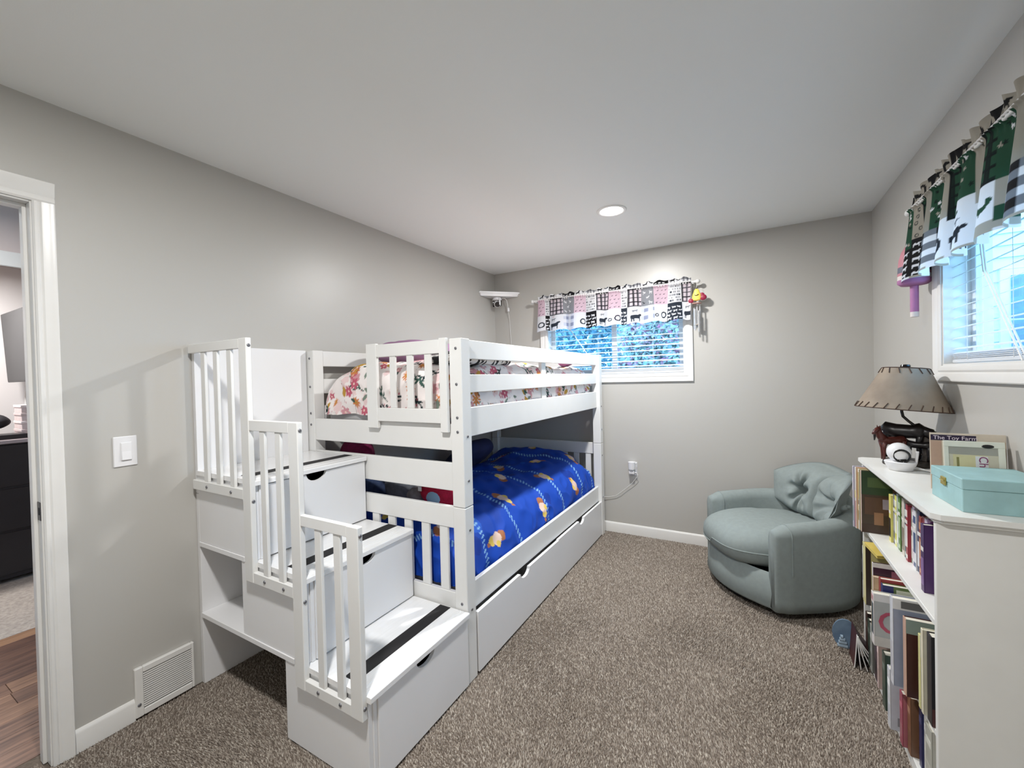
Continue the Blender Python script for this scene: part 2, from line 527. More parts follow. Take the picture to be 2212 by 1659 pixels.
b = MB(); b.box(-1.4, -1.384, -3.8, -2.4, 2.085, 2.17, .003); b.box(-1.4, -1.384, -2.47, -2.4, 0, 2.085, .003); struct('trim_1', b, M['trim'])

def added_fill_light(pos, power, name, label):  # added lamp with glowing disc, out of view, to brighten beyond the door
    t = Thing(name, label, 'ceiling light', pos, group='unseen fill lights added beyond the door')
    b = MB(smooth=True); b.lathe([(.001, 0), (.10, .004), (.14, .025), (.15, .05), (.15, .06)], (pos[0], pos[1], H-.06), 24)
    t.part('fill_disc', b, mat('fill_disc_glow', (1, .97, .93), .5, emit=4.))
    ld = bpy.data.lights.new(name+'_bulb', 'AREA'); ld.shape = 'DISK'; ld.size = .28; ld.energy = power; ld.color = (1, .97, .95)
    lo = link('fill_lamp', ld, t.e, (0, 0, -.07))
added_fill_light((-2.6, -3.3, H), 42, 'fill_light', 'unseen round fill light added in the room beyond the hall')
added_fill_light((-.75, -3.4, H), 12, 'fill_light', 'unseen round fill light added in the hall')

# dresser in the far room, with what stands on it
def far_room():
    t = Thing('dresser', 'black dresser in the far room beyond the hall', 'dresser', (-2.65, -2.6, 0))
    b = MB(); b.box(-2.88, -2.41, -3.3, -1.9, .03, 1.0, .004); t.part('body', b, M['dark'])
    b = MB(); b.box(-2.90, -2.385, -3.32, -1.88, 1.0, 1.028, .004); t.part('top', b, mat('dresser_top', lin(150, 140, 142), .25, var=.05, vscale=8))
    for i in range(3):
        b = MB(); b.box(-2.41, -2.40, -3.27, -1.93, .06+i*.315, .36+i*.315, .003); d = t.part('drawer', b, M['dark'])
        b = MB(smooth=True); b.ball((-2.388, -2.3, .21+i*.315), .014, 12, 8); t.part('knob', b, M['dark'], parent=d)
    # television on a tilting arm
    t = Thing('television', 'grey flat television on a wall arm above the far dresser', 'television', (-2.75, -2.66, 1.45))
    Mx = Matrix.Translation((-3.2, -2.655, 1.452)) @ Matrix.Rotation(math.radians(2.6), 4, 'X')
    b = MB(); b.box(0, .95, -.018, .018, 0, .57, .004, M=Mx); t.part('panel', b, flat('tv_shell', 60, 60, 61, .5, .05, 6))
    b = MB(); b.box(.008, .942, -.0195, -.0175, .012, .562, .0004, M=Mx); t.part('screen', b, flat('tv_screen', 62, 62, 63, .55, .04, 5))
    b = MB(); b.tube([(-3.297, -2.3, 1.72), (-3.0, -2.4, 1.73), (-2.75, -2.65, 1.74)], .02, 8); t.part('arm', b, M['blackpl'])
    b = MB(smooth=True); b.tube([(-3.26, -2.56, 1.45), (-3.262, -2.565, 1.2), (-3.26, -2.56, .9)], .007, 6)
    single('television_cable', b, M['cord'], 'thin white cable hanging below the far television', 'cable')
    pk = flat('pink_box', 204, 188, 186, .7, .05, 30); pk2 = flat('pale_box', 226, 214, 212, .7, .05, 30)
    lb = ['pale pink lidded box, lowest of the stack on the dresser', 'pale pink lidded box, second from the bottom on the dresser',
          'pale pink lidded box, third from the bottom on the dresser', 'pale pink lidded box with dark tab, topmost on the dresser']
    for i in range(4):
        z = 1.028+i*.061
        t = Thing('gift_box', lb[i], 'box', (-2.62, -2.61, z), group='stacked boxes on the dresser')
        b = MB(); b.box(-2.72+.004*i, -2.52, -2.735, -2.5, z, z+.044, .002); t.part('body', b, pk)
        b = MB(); b.box(-2.724+.004*i, -2.516, -2.739, -2.496, z+.042, z+.0605, .002); t.part('lid', b, pk2 if i % 2 else pk)
        if i == 3:
            b = MB(); b.box(-2.517, -2.513, -2.71, -2.695, z+.01, z+.04, .001); t.part('tab', b, flat('tab_brown', 90, 70, 66))
    b = MB(smooth=True); b.ball((-2.55, -2.85, 1.155), .06, 18, 12, sc=(1, 1.1, .82), noise=.06, seed=4)
    single('black_pouch', b, flat('black_cloth', 34, 32, 36, .8, .2, 40), 'round black pouch on the dresser beside the pink boxes', 'pouch')
    b = MB(); b.box(-2.62, -2.44, -2.98, -2.72, 1.028, 1.062, .003)
    single('black_case', b, M['dark'], 'flat black case lying on the dresser', 'case')
far_room()

# ================================================================== OUTSIDE
def bush(name, label, c, size, n, cols, seed, fcols=None, fn=0, ls=.05):
    r = np.random.RandomState(seed)
    t = Thing(name, label, 'bush', c, group='plants outside the windows')
    def leaves(n, cols, ls, shell):
        P = r.normal(0, 1, (n, 3)); P /= np.linalg.norm(P, axis=1)[:, None]
        P *= (r.uniform(shell, 1.0, (n, 1)))*np.array(size)[None]
        P[:, 2] = np.abs(P[:, 2])
        a = r.normal(0, 1, (n, 3)); a /= np.linalg.norm(a, axis=1)[:, None]
        b_ = np.cross(a, r.normal(0, 1, (n, 3))); b_ /= np.linalg.norm(b_, axis=1)[:, None]
        s = r.uniform(.6, 1.3, (n, 1))*ls
        V = np.stack([P-a*s, P+b_*s*.5, P+a*s, P-b_*s*.5], 1).reshape(-1, 3)
        me = bpy.data.meshes.new('leaves')
        me.vertices.add(n*4); me.vertices.foreach_set('co', V.astype(np.float32).ravel())
        me.loops.add(n*4); me.loops.foreach_set('vertex_index', np.arange(n*4, dtype=np.int32))
        me.polygons.add(n); me.polygons.foreach_set('loop_start', (np.arange(n)*4).astype(np.int32)); me.polygons.foreach_set('loop_total', np.full(n, 4, np.int32))
        me.update(calc_edges=True)
        pal = np.array(cols); C = pal[r.randint(0, len(pal), n)]*r.uniform(.8, 1.2, (n, 1))
        set_col(me, np.repeat(C, 4, 0)); return me
    me = leaves(n, cols, ls, .75); me.materials.append(M['leaf']); o = link('foliage', me, t.e); o['kind'] = 'stuff'
    if fn:
        me = leaves(fn, fcols, ls*.9, .85); me.materials.append(M['leaf']); o = link('blossom', me, t.e); o['kind'] = 'stuff'
    b = MB(); b.tube([(c[0], c[1], c[2]-.3), (c[0]+.03, c[1], c[2]+size[2]*.5)], [.06, .03], 8); t.part('stem', b, flat('bark', 80, 70, 64))
M['leaf'] = mat('leaf', (1, 1, 1), .7, attr=True, transl=.5)
gb = [lin(222, 236, 228), lin(208, 228, 220), lin(236, 244, 240), lin(186, 214, 208)]  # both leaf palettes lightened, the glare of daylight put into their colour
gd = [lin(160, 194, 204), lin(176, 206, 212), lin(144, 182, 198), lin(200, 222, 226)]
bush('flowering_bush', 'leafy bush with pink blossom outside the far window', (1.45, 2.2, .0), (1.0, .45, 3.2), 30000, gb, 1,
     [lin(250, 190, 205), lin(240, 160, 186), lin(252, 222, 230)], 9000, .045)
bush('evergreen_bush', 'dense blue-green bush outside the far window behind the bunk', (-.3, 3.3, .0), (2.2, .5, 3.5), 30000, gd, 2, ls=.06)
bush('evergreen_bush', 'pale bush outside the side window before the neighbouring house', (6.0, 3.7, -.2), (.8, .5, 2.7), 14000, gb, 5, ls=.05)
b = MB(); b.box(-8, 16, -10, 12, -.5, -.3, 0); struct('ground_outside', b, flat('lawn', 90, 120, 80, .9, .3, 3))
def neighbour():
    t = Thing('neighbour_house', 'pale sided house wall with windows seen through the side window', 'house', (6.2, 5.1, -.3))
    b = MB(); b.box(3.7, 11, 5.0, 5.15, -.3, 5.2, 0); t.part('wall', b, flat('siding_back', 150, 160, 170))
    sd = flat('siding', 214, 220, 226, .6, .04, 6)
    for i in range(32):
        z = -.3+i*.17
        b = MB(); b.prism([(5.0, z), (4.965, z), (4.99, z+.175), (5.0, z+.175)], 0, 3.7, 11); t.part('siding_board', b, sd)
    for (x0, x1) in ((4.35, 5.0), (5.45, 6.1), (7.4, 8.3)):
        b = MB(); b.box(x0-.08, x1+.08, 4.93, 4.985, 1.35, 2.75, .004); wf = t.part('window', b, M['vinyl'])
        for k in range(2):
            for j in range(2):
                xa = x0+k*(x1-x0)/2+.025; xb = x0+(k+1)*(x1-x0)/2-.025
                b = MB(); b.box(xa, xb, 4.91, 4.935, 1.43+j*.63, 2.03+j*.63, .002)
                t.part('pane', b, flat('far_glass', 96, 130, 168, .25), parent=wf)  # reflected sky put into the pane colour as pale blue
neighbour()

# ================================================================== CEILING LIGHTS
def recessed(pos, label):
    t = Thing('recessed_light', label, 'ceiling light', pos, group='recessed ceiling lights')
    b = MB(smooth=True, ang=50)
    b.lathe([(.070, -.0005), (.074, -.006), (.088, -.0075), (.094, -.004), (.095, 0), (.07, 0)], pos, 40)
    t.part('trim_ring', b, flat('ring_white', 240, 240, 238, .35, .01))
    b = MB(smooth=True); b.lathe([(.001, -.0035), (.05, -.0034), (.0705, -.0015)], pos, 40)
    t.part('lens', b, mat('lamp_lens', (1, .985, .95), .5, emit=14.), label='glowing frosted lens')
    ld = bpy.data.lights.new('recessed_lamp', 'AREA'); ld.shape = 'DISK'; ld.size = .13; ld.energy = LAMP_POWER; ld.color = (1, .985, .965)
    link('lamp_bulb', ld, t.e, (0, 0, -.012))
recessed((1.494, -.971, H), 'round recessed ceiling light between bunk bed and armchair')
recessed((1.494, -3.33, H), 'round recessed ceiling light towards the door end of the room')

# ================================================================== BUNK BED
bolt_mb = MB(smooth=True, ang=50)
bolt_mb.lathe([(.0070, 0), (.0070, .0014), (.0054, .0032), (.0026, .0036), (.0022, .0014), (.0001, .0014)], n=12)
BOLT = bolt_mb.mesh('bolt'); BOLT.materials.append(M['bolt'])
R_NY = (PI/2, 0, 0)        # bolt facing -y
R_PX = (0, PI/2, 0)        # bolt facing +x

X0, X1 = .010, 1.124
YA, YB = -2.128, -.065     # near and far faces of the bed
PS = .068
ZT, ZS = 1.571, .800
def bunk_bed():
    t = Thing('bunk_bed', 'white wooden bunk bed with floral quilt above and blue quilt below', 'bunk bed', (.57, -1.1, 0))
    w = M['white']
    for (x0, x1) in ((X1-PS, X1), (X0, X0+PS)):
        for (y0, y1) in ((YA, YA+PS), (YB-PS, YB)):
            b = MB(); b.box(x0, x1, y0, y1, 0, ZS-.001, .003); lo = t.part('post', b, w)
            b = MB(); b.box(x0, x1, y0, y1, ZS+.001, ZT, .003); up = t.part('post', b, w)
            if y0 == YA:
                xc = (x0+x1)/2+.004
                for z in (1.525, 1.362, 1.21, 1.145): t.inst('bolt', BOLT, (xc, YA, z), up, R_NY)
                if x1 == X1:
                    t.inst('bolt', BOLT, (xc, YA, .36), lo, R_NY)
            if x1 == X1:
                yc = (y0+y1)/2
                for z in (1.122, .919): t.inst('bolt', BOLT, (X1, yc, z), up, R_PX)
                for z in (.693, .327): t.inst('bolt', BOLT, (X1, yc, z), lo, R_PX)
    xi0, xi1 = X0+PS, X1-PS
    # end boards
    for (y0, y1, near) in ((YA+.004, YA+.026, True), (YB-.026, YB-.004, False)):
        for (z0, z1) in ((1.058, 1.180), (.872, 1.000), (.700, .7985), (.270, .402)) if near else ((1.112, 1.180), (.700, .7985), (.270, .402)):
            b = MB(); b.box(xi0, xi1, y0, y1, z0, z1, .0025); t.part('end_rail', b, w)
        if not near:
            for (z0, z1) in ((1.475, 1.57), (1.30, 1.39)):
                b = MB(); b.box(xi0, xi1, y0, y1, z0, z1, .0025); t.part('end_rail', b, w)
        sm = MB(); sm.box(-.0245, .0245, 0, .014, .402, .700, .002)
        me = sm.mesh('slat'); me.materials.append(w)
        for k in range(9):
            t.inst('slat', me, (.207+k*.1117-.11, y0+.004, 0))
    # guard bolted on the near end, beside the top of the stairs
    g0 = YA-.022
    b = MB(); b.box(.536, .609, g0, YA-.001, 1.147, 1.575, .003); t.part('guard_post', b, w)
    b = MB(); b.box(1.012, 1.054, g0, YA-.001, 1.142, 1.575, .003); t.part('guard_post', b, w)
    b = MB(); b.box(.609, 1.012, g0+.002, YA-.002, 1.505, 1.569, .0025); t.part('guard_rail', b, w)
    b = MB(); b.box(.609, 1.012, g0+.002, YA-.002, 1.183, 1.250, .0025); t.part('guard_rail', b, w)
    sm = MB(); sm.box(-.02, .02, 0, .012, 1.25, 1.505, .002); me = sm.mesh('guard_slat'); me.materials.append(w)
    for x in (.716, .829, .941): t.inst('guard_slat', me, (x, g0+.005, 0))
    # long side rails
    for (xa, xb) in ((1.073, 1.095), (X0+.029, X0+.051)):
        for (z0, z1) in ((1.480, 1.570), (1.320, 1.406), (1.112, 1.250), (.295, .424)):
            b = MB(); b.box(xa, xb, YA+PS, YB-PS, z0, z1, .0025); t.part('side_rail', b, w)
        xs = (1.050, 1.073) if xa > 1 else (xb, xb+.02)
        b = MB(); b.box(*xs, -1.185, -1.120, 1.112, 1.568, .002); t.part('rail_brace', b, w)
    # slatted platforms
    sm = MB(); sm.box(.062, 1.072, -.04, .04, 0, .016, .002); me = sm.mesh('platform_slat'); me.materials.append(w)
    for z in (1.125, .30):
        for k in range(12): t.inst('platform_slat', me, (0, -1.98+k*.161, z))
bunk_bed()

def under_drawer(y0, y1, yc, x1, label):
    t = Thing('under_bed_drawer', label, 'drawer', (.8, (y0+y1)/2, 0), group='drawers under the lower bunk')
    z0, z1 = .012, .292
    poly = [(y0, z0), (y1, z0), (y1, z1)]
    for k in range(9):
        a = PI*k/8; poly.append((yc+.056*math.cos(a), z1-.036*math.sin(a)))
    poly.append((y0, z1))
    b = MB(); b.prism(poly, 0, x1-.018, x1); t.part('front', b, M['whitepanel'])
    b = MB(); b.box(.35, x1-.018, y0+.02, y0+.034, .02, .2); b.box(.35, x1-.018, y1-.034, y1-.02, .02, .2); b.box(.35, .364, y0+.034, y1-.034, .02, .2)
    b.box(.364, x1-.018, y0+.034, y1-.034, .02, .03); t.part('box', b, M['whitepanel'])
    for (x, y) in ((.42, y0+.08), (.42, y1-.08), (x1-.08, y0+.08), (x1-.08, y1-.08)):
        b = MB(smooth=True); b.tube([(x, y-.01, .02), (x, y+.01, .02)], .018, 12); t.part('castor', b, M['blackpl'])
under_drawer(-2.050, -1.086, -1.575, 1.127, 'white drawer under the bunk bed, end by the stairs')
under_drawer(-1.080, -.125, -.630, 1.120, 'white drawer under the bunk bed, end by the window wall')

# ================================================================== STAIRCASE
def staircase():
    t = Thing('storage_staircase', 'white three-step storage staircase with slatted handrails at the bed end', 'stairs', (.57, -2.42, 0))
    w, p = M['white'], M['whitepanel']
    yn, yf = -2.694, -2.134
    # panel against the wall, lower and upper piece
    b = MB(); b.box(.003, .026, yn, yf, 0, .885, .001); t.part('wall_panel', b, p)
    b = MB(); b.box(.003, .026, yn, yf, .887, ZT, .001); t.part('wall_panel', b, p)
    # three step boxes: (x back, x front, z bottom, z top)
    steps = [(.661, 1.118, .004, .312), (.372, .796, .334, .642), (.026, .482, .664, .972)]
    for i, (xa, xb, z0, z1) in enumerate(steps):
        b = MB(); b.box(xa, xb, yn, yn+.018, z0, z1, .001); t.part('side_panel', b, p)
        b = MB(); b.box(xa, xb, yf-.018, yf, z0, z1, .001); t.part('side_panel', b, p)
        if i:
            b = MB(); b.box(xa, xa+.012, yn+.018, yf-.018, z0, z1, .001); t.part('back_panel', b, p)
        else:
            b = MB(); b.box(xa, xa+.012, yn+.018, yf-.018, z0, z1, .001); t.part('back_panel', b, p)
        # tread with grooves near its nose
        nose = xb+.021; back = max(xb-.345, .027) if i < 2 else .027
        z = z1+.001; tk = .020
        poly = [(back, z), (nose, z), (nose, z+tk-.003), (nose-.002, z+tk)]
        for gx in (.030, .044, .058):
            poly += [(nose-gx+.002, z+tk), (nose-gx, z+tk-.0025), (nose-gx-.002, z+tk)]
        poly += [(back, z+tk)]
        b = MB(); b.prism(poly, 1, yn-.006, yf); tr = t.part('tread', b, M['tread'])
        b = MB(); b.box(nose-.165, nose-.105, yn+.025, yf-.003, z+tk-.0005, z+tk+.0012, .0004); t.part('grip_strip', b, M['black'], parent=tr, label='black grip strip')
        b = MB(); b.box(xb-.030, xb+.006, yn+.018, yn+.0335, z0, z1, .001); t.part('stile', b, p)
        # drawer with a finger notch
        yc = (yn+yf)/2-.005
        ya, yb = yn+.034, yf-.006
        za, zb = z0+.006, z1-.004
        poly = [(ya, za), (yb, za), (yb, zb)]
        for k in range(11):
            an = PI*k/10; poly.append((yc+.052*math.cos(an), zb-.036*math.sin(an)))
        poly.append((ya, zb))
        b = MB(); b.prism(poly, 0, xb-.002, xb+.013); d = t.part('drawer', b, M['whitepanel'])
        b = MB(); b.box(xa+.02, xb-.002, ya, ya+.012, za+.01, zb-.05); b.box(xa+.02, xb-.002, yb-.012, yb, za+.01, zb-.05); b.box(xa+.02, xb-.002, ya+.012, yb-.012, za, za+.008)
        t.part('drawer_box', b, flat('drawer_lining', 66, 70, 90, .7), parent=d)
    # upper edge strip of the open cubbies
    b = MB(); b.box(.026, .722, yn-.004, yf-.02, .313, .3335, .001); t.part('shelf', b, p)
    b = MB(); b.box(.026, .40, yn-.004, yf-.02, .643, .6635, .001); t.part('shelf', b, p)
    b = MB(); b.box(.026, .66, yf-.016, yf-.004, .0, .312, .001); t.part('back_panel', b, p)
    b = MB(); b.box(.026, .372, yf-.016, yf-.004, .334, .642, .001); t.part('back_panel', b, p)
    # handrails
    g0, g1 = -2.719, -2.697
    posts = [(.445, .502, .584, 1.572), (.760, .817, .257, 1.241), (1.064, 1.121, .257, .904)]
    rails = [(.026, .445, 1.531, 1.571), (.032, .445, .914, .957), (.502, .760, 1.199, 1.241), (.502, .760, .584, .628),
             (.817, 1.064, .864, .904), (.817, 1.064, .257, .297)]
    for (a, c, z0, z1) in posts:
        b = MB(); b.box(a, c, g0, g1, z0, z1, .0025); o = t.part('handrail_post', b, w)
        t.inst('bolt', BOLT, (c, (g0+g1)/2, z1-.03), o, R_PX)
        t.inst('bolt', BOLT, (c, (g0+g1)/2, z0+.04 if z1 < 1 else z1-.66), o, R_PX)
    for i, (a, c, z0, z1) in enumerate(rails):
        b = MB(); b.box(a, c, g0+.0015, g1-.0015, z0, z1, .002); o = t.part('handrail_rail', b, w)
        if i % 2:
            for fx in (.30, .78): t.inst('bolt', BOLT, (a+(c-a)*fx, g0+.0015, (z0+z1)/2), o, R_NY)
    for xs, z0, z1 in (((.129, .234, .343), .957, 1.531), ((.566, .668), .628, 1.199), ((.890, .991), .297, .864)):
        sm = MB(); sm.box(0, .034, -.006, .006, z0, z1, .0015); me = sm.mesh('baluster'); me.materials.append(w)
        for x in xs: t.inst('baluster', me, (x, (g0+g1)/2, 0))
staircase()

# ================================================================== BEDDING
def pip(poly, X, Y):
    ins = np.zeros(X.shape, bool); n = len(poly)
    for i in range(n):
        x0, y0 = poly[i]; x1, y1 = poly[(i+1) % n]
        if y0 == y1: continue
        c = ((y0 > Y) != (y1 > Y)) & (X < (x1-x0)*(Y-y0)/(y1-y0)+x0)
        ins ^= c
    return ins

class Canvas:
    def __init__(s, U, V, col):
        s.U, s.V = U, V; s.C = np.empty(U.shape+(3,)); s.C[:] = col
        s.u0, s.v0 = U[0, 0], V[0, 0]; s.du = (U[-1, 0]-U[0, 0])/max(1, U.shape[0]-1); s.dv = (V[0, -1]-V[0, 0])/max(1, U.shape[1]-1)
    def win(s, a0, a1, b0, b1):
        i0 = int((min(a0, a1)-s.u0)/s.du); i1 = int((max(a0, a1)-s.u0)/s.du)+2
        j0 = int((min(b0, b1)-s.v0)/s.dv); j1 = int((max(b0, b1)-s.v0)/s.dv)+2
        sl = (slice(max(0, i0), max(0, i1)), slice(max(0, j0), max(0, j1)))
        return s.U[sl], s.V[sl], s.C[sl]
    def fn(s, a0, a1, b0, b1, f, col):
        U, V, C = s.win(a0, a1, b0, b1)
        if U.size == 0: return
        k = f(U, V); C[k] = col
    def rect(s, a0, a1, b0, b1, col):
        s.fn(a0, a1, b0, b1, lambda U, V: (U >= a0) & (U < a1) & (V >= b0) & (V < b1), col)
    def disc(s, a, b, r, col, r0=0):
        s.fn(a-r, a+r, b-r, b+r, lambda U, V: ((U-a)**2+(V-b)**2 < r*r) & ((U-a)**2+(V-b)**2 >= r0*r0), col)
    def poly(s, pts, col):
        xs = [p[0] for p in pts]; ys = [p[1] for p in pts]
        s.fn(min(xs), max(xs), min(ys), max(ys), lambda U, V: pip(pts, U, V), col)
    def seg(s, a, b, r, col):
        ax, ay = a; bx, by = b; L2 = max(1e-9, (bx-ax)**2+(by-ay)**2)
        def f(U, V):
            t = np.clip(((U-ax)*(bx-ax)+(V-ay)*(by-ay))/L2, 0, 1)
            return (U-ax-t*(bx-ax))**2+(V-ay-t*(by-ay))**2 < r*r
        s.fn(min(ax, bx)-r, max(ax, bx)+r, min(ay, by)-r, max(ay, by)+r, f, col)
    def petals(s, a, b, r, n, ph, col, depth=.45):
        def f(U, V):
            d = np.hypot(U-a, V-b); th = np.arctan2(V-b, U-a)
            return d < r*(1-depth+depth*np.abs(np.cos(n*.5*(th-ph))))
        s.fn(a-r, a+r, b-r, b+r, f, col)
    def leaf(s, a, b, L, wd_, an, col):
        def f(U, V):
            x = (U-a)*math.cos(an)+(V-b)*math.sin(an); y = -(U-a)*math.sin(an)+(V-b)*math.cos(an)
            tt = np.clip(x/L, 0, 1)
            return (x > 0) & (x < L) & (np.abs(y) < wd_*np.sin(PI*tt)**.8)
        s.fn(a-L, a+L, b-L, b+L, f, col)

def quilt_shape(x0, x1, y0, y1, ztop, zmin, Rl, Rr, Rn, Rf, step, seed, wr=.006, bulge=None):
    """returns (A, U, V): cloth sheet over a rectangle, edges rolled over with given radii"""
    def prof(L0, R0, R1, drop0, drop1):
        # path: vertical side (drop0), arc R0, flat, arc R1, vertical side
        n = int((drop0+drop1+L0+1.0*R0+1.0*R1)/step)
        s = np.linspace(0, 1, n)
        la = PI/2*R0; lb = PI/2*R1; fl = L0-R0-R1
        tot = drop0+la+fl+lb+drop1; q = s*tot
        pos = np.zeros(n); dr = np.zeros(n)
        m1 = q < drop0; pos[m1] = 0; dr[m1] = R0+(drop0-q[m1])
        m2 = (q >= drop0) & (q < drop0+la); a = (q[m2]-drop0)/R0; pos[m2] = R0-R0*np.cos(a); dr[m2] = R0-R0*np.sin(a)
        m3 = (q >= drop0+la) & (q < drop0+la+fl); pos[m3] = R0+(q[m3]-drop0-la); dr[m3] = 0
        m4 = (q >= drop0+la+fl) & (q < drop0+la+fl+lb); a = (q[m4]-drop0-la-fl)/R1; pos[m4] = R0+fl+R1*np.sin(a); dr[m4] = R1-R1*np.cos(a)
        m5 = q >= drop0+la+fl+lb; pos[m5] = L0; dr[m5] = R1+(q[m5]-(drop0+la+fl+lb))
        return pos, dr, q
    hd = lambda R: max(.001, ztop-zmin-R)
    px, dx, qx = prof(x1-x0, Rl, Rr, hd(Rl), hd(Rr))
    py, dy, qy = prof(y1-y0, Rn, Rf, hd(Rn), hd(Rf))
    X = x0+px[:, None]+0*py[None]; Y = y0+py[None]+0*px[:, None]
    D = np.sqrt(dx[:, None]**2+dy[None]**2)
    U = qx[:, None]+0*qy[None]; V = qy[None]+0*qx[:, None]
    f1, f2, f3 = nfield(seed, 10, 8, 26), nfield(seed+1, 10, 20, 60), nfield(seed+2, 8, 3, 8)
    wrk = wr*(f1(U, V)*1.6+f2(U, V)*.9)
    Z = ztop-D
    top = np.exp(-D/.08)
    Z = Z+(wrk*1.5+.02*f3(U, V))*(.35+.65*top)
    if bulge is not None: Z = Z+bulge(X, Y)*np.clip(1-D/.35, 0, 1)
    Z = np.maximum(Z, zmin+0*Z)
    # side wrinkles push the cloth inwards only
    sx = np.where(px[:, None] < Rl, 1, np.where(px[:, None] > (x1-x0)-Rr, -1, 0))
    sy = np.where(py[None] < Rn, 1, np.where(py[None] > (y1-y0)-Rf, -1, 0))
    amt = np.abs(wrk)*1.6*np.clip(D/.05, 0, 1)
    X = X+sx*amt; Y = Y+sy*amt
    return np.stack([X, Y, Z], -1), U, V

def floral(U, V, seed):
    r = random.Random(seed)
    c = Canvas(U, V, lin(238, 231, 229))
    u0, u1, v0, v1 = U.min(), U.max(), V.min(), V.max()
    pink, rose, blush, orange, must, green, dk, grey = (lin(206, 150, 158), lin(192, 96, 116), lin(230, 204, 204), lin(204, 130, 78),
        lin(186, 146, 66), lin(64, 92, 84), lin(40, 56, 58), lin(196, 186, 186))
    A = (u1-u0)*(v1-v0)
    def rp(): return r.uniform(u0, u1), r.uniform(v0, v1)
    for _ in range(int(A*70)):
        a, b = rp(); c.petals(a, b, r.uniform(.02, .045), 5, r.uniform(0, 6), blush)
    for _ in range(int(A*62)):     # dark sprigs
        a, b = rp(); an = r.uniform(0, 6.28); L = r.uniform(.07, .12)
        e = (a+L*math.cos(an), b+L*math.sin(an)); col = r.choice((green, dk, green))
        c.seg((a, b), e, .0035, col)
        for k in range(5):
            f = .25+.18*k; sgn = 1 if k % 2 else -1
            c.leaf(a+(e[0]-a)*f, b+(e[1]-b)*f, r.uniform(.025, .045), .006, an+sgn*.7, col)
    for _ in range(int(A*66)):
        a, b = rp(); n = r.choice((5, 6)); c.petals(a, b, r.uniform(.018, .034), n, r.uniform(0, 6), r.choice((pink, rose, pink)), .4); c.disc(a, b, .006, lin(240, 214, 200))
    for _ in range(int(A*34)):
        a, b = rp(); c.petals(a, b, r.uniform(.026, .04), 9, r.uniform(0, 6), orange, .7); c.disc(a, b, .007, must)
    for _ in range(int(A*34)):
        a, b = rp(); c.leaf(a, b, r.uniform(.05, .07), .018, r.uniform(0, 6.28), must)
    for _ in range(int(A*44)):
        a, b = rp(); c.leaf(a, b, r.uniform(.04, .06), .011, r.uniform(0, 6.28), r.choice((green, lin(120, 134, 122))))
    for _ in range(int(A*170)):
        a, b = rp(); c.disc(a, b, r.uniform(.003, .006), r.choice((pink, grey, rose)))
    return c.C

def blue_print(U, V, seed):
    r = random.Random(seed)
    base = lin(16, 68, 172)
    c = Canvas(U, V, base)
    u0, u1, v0, v1 = U.min(), U.max(), V.min(), V.max()
    lo, mid, hi = lin(12, 54, 148), lin(34, 92, 196), lin(140, 188, 226)
    for _ in range(60):
        a, b = r.uniform(u0, u1), r.uniform(v0, v1); c.disc(a, b, r.uniform(.02, .06), r.choice((lo, mid, lo)))
    # dashed pale bands curving across the cloth
    for k in range(7):
        vb = v0+.2+k*.33; amp = r.uniform(.05, .1); ph = r.uniform(0, 6)
        L = 0
        while u0+L < u1:
            a = u0+L; b = vb+amp*math.sin(4*a+ph)
            sl = amp*4*math.cos(4*a+ph); n = math.hypot(1, sl)
            c.seg((a-.006*1-.012*sl/n, b-.006*sl+.012/n), (a+.006+.012*sl/n, b+.006*sl-.012/n), .0045, hi)
            L += .024
    # plain rounded patches in cream, yellow and tan
    cr, ye, ta, pk = lin(226, 198, 182), lin(226, 196, 96), lin(168, 108, 72), lin(170, 60, 80)
    pts = []
    for k in range(9):
        for j in range(3):
            pts.append((u0+.25+j*.38+(.19 if k % 2 else 0), v0+.30+k*.29))
    for i, (a, b) in enumerate(pts):
        q = r.uniform(0, 6.28); cs, sn = math.cos(q), math.sin(q)
        main, sec = (ye, ta) if i % 3 else (pk, ta)
        c.disc(a+.045*cs, b+.045*sn, .030, sec); c.disc(a-.04*cs, b-.04*sn, .026, main)
        c.disc(a, b, .036, cr); c.disc(a+.03*sn, b-.03*cs, .018, main); c.disc(a-.07*cs+.01, b-.07*sn, .012, sec)
    return c.C

def box_pillow(x0, x1, y0, y1, z0, z1, n=30, p=4., e=.6, seed=0, noise=.008, tilt=None):
    """closed soft cushion (superellipsoid-like), as two sheets in one builder"""
    b = MB(smooth=True, ang=180)
    cx, cy, cz = (x0+x1)/2, (y0+y1)/2, (z0+z1)/2; hx, hy, hz = (x1-x0)/2, (y1-y0)/2, (z1-z0)/2
    f = nfield(seed, 6, 2, 6)
    vs = []; fs = []
    k2 = n
    prof = [math.sin(PI/2*i/(k2/2)) for i in range(k2//2+1)]
    rings = []
    for i in range(1, k2):
        th = PI*i/k2
        rings.append((abs(math.sin(th))**e, -math.copysign(abs(math.cos(th))**.8, math.cos(th))))
    m = 48
    for rr, zz in rings:
        for j in range(m):
            an = 2*PI*j/m
            ca, sa = math.cos(an), math.sin(an)
            q = (abs(ca)**p+abs(sa)**p)**(-1/p)
            x, y = rr*q*ca, rr*q*sa
            nz = 1+noise/hz*float(f(np.array(x*3.), np.array(y*3.+zz)))
            P = Vector((x*hx, y*hy, zz*hz*nz))
            if tilt is not None: P = tilt @ P
            vs.append((cx+P.x, cy+P.y, cz+P.z))
    nr = len(rings)
    for i in range(nr-1):
        for j in range(m):
            j2 = (j+1) % m
            fs.append((i*m+j, i*m+j2, (i+1)*m+j2, (i+1)*m+j))
    fs.append(tuple(reversed(range(m)))); fs.append(tuple(range((nr-1)*m, nr*m)))
    return b.add(vs, fs)

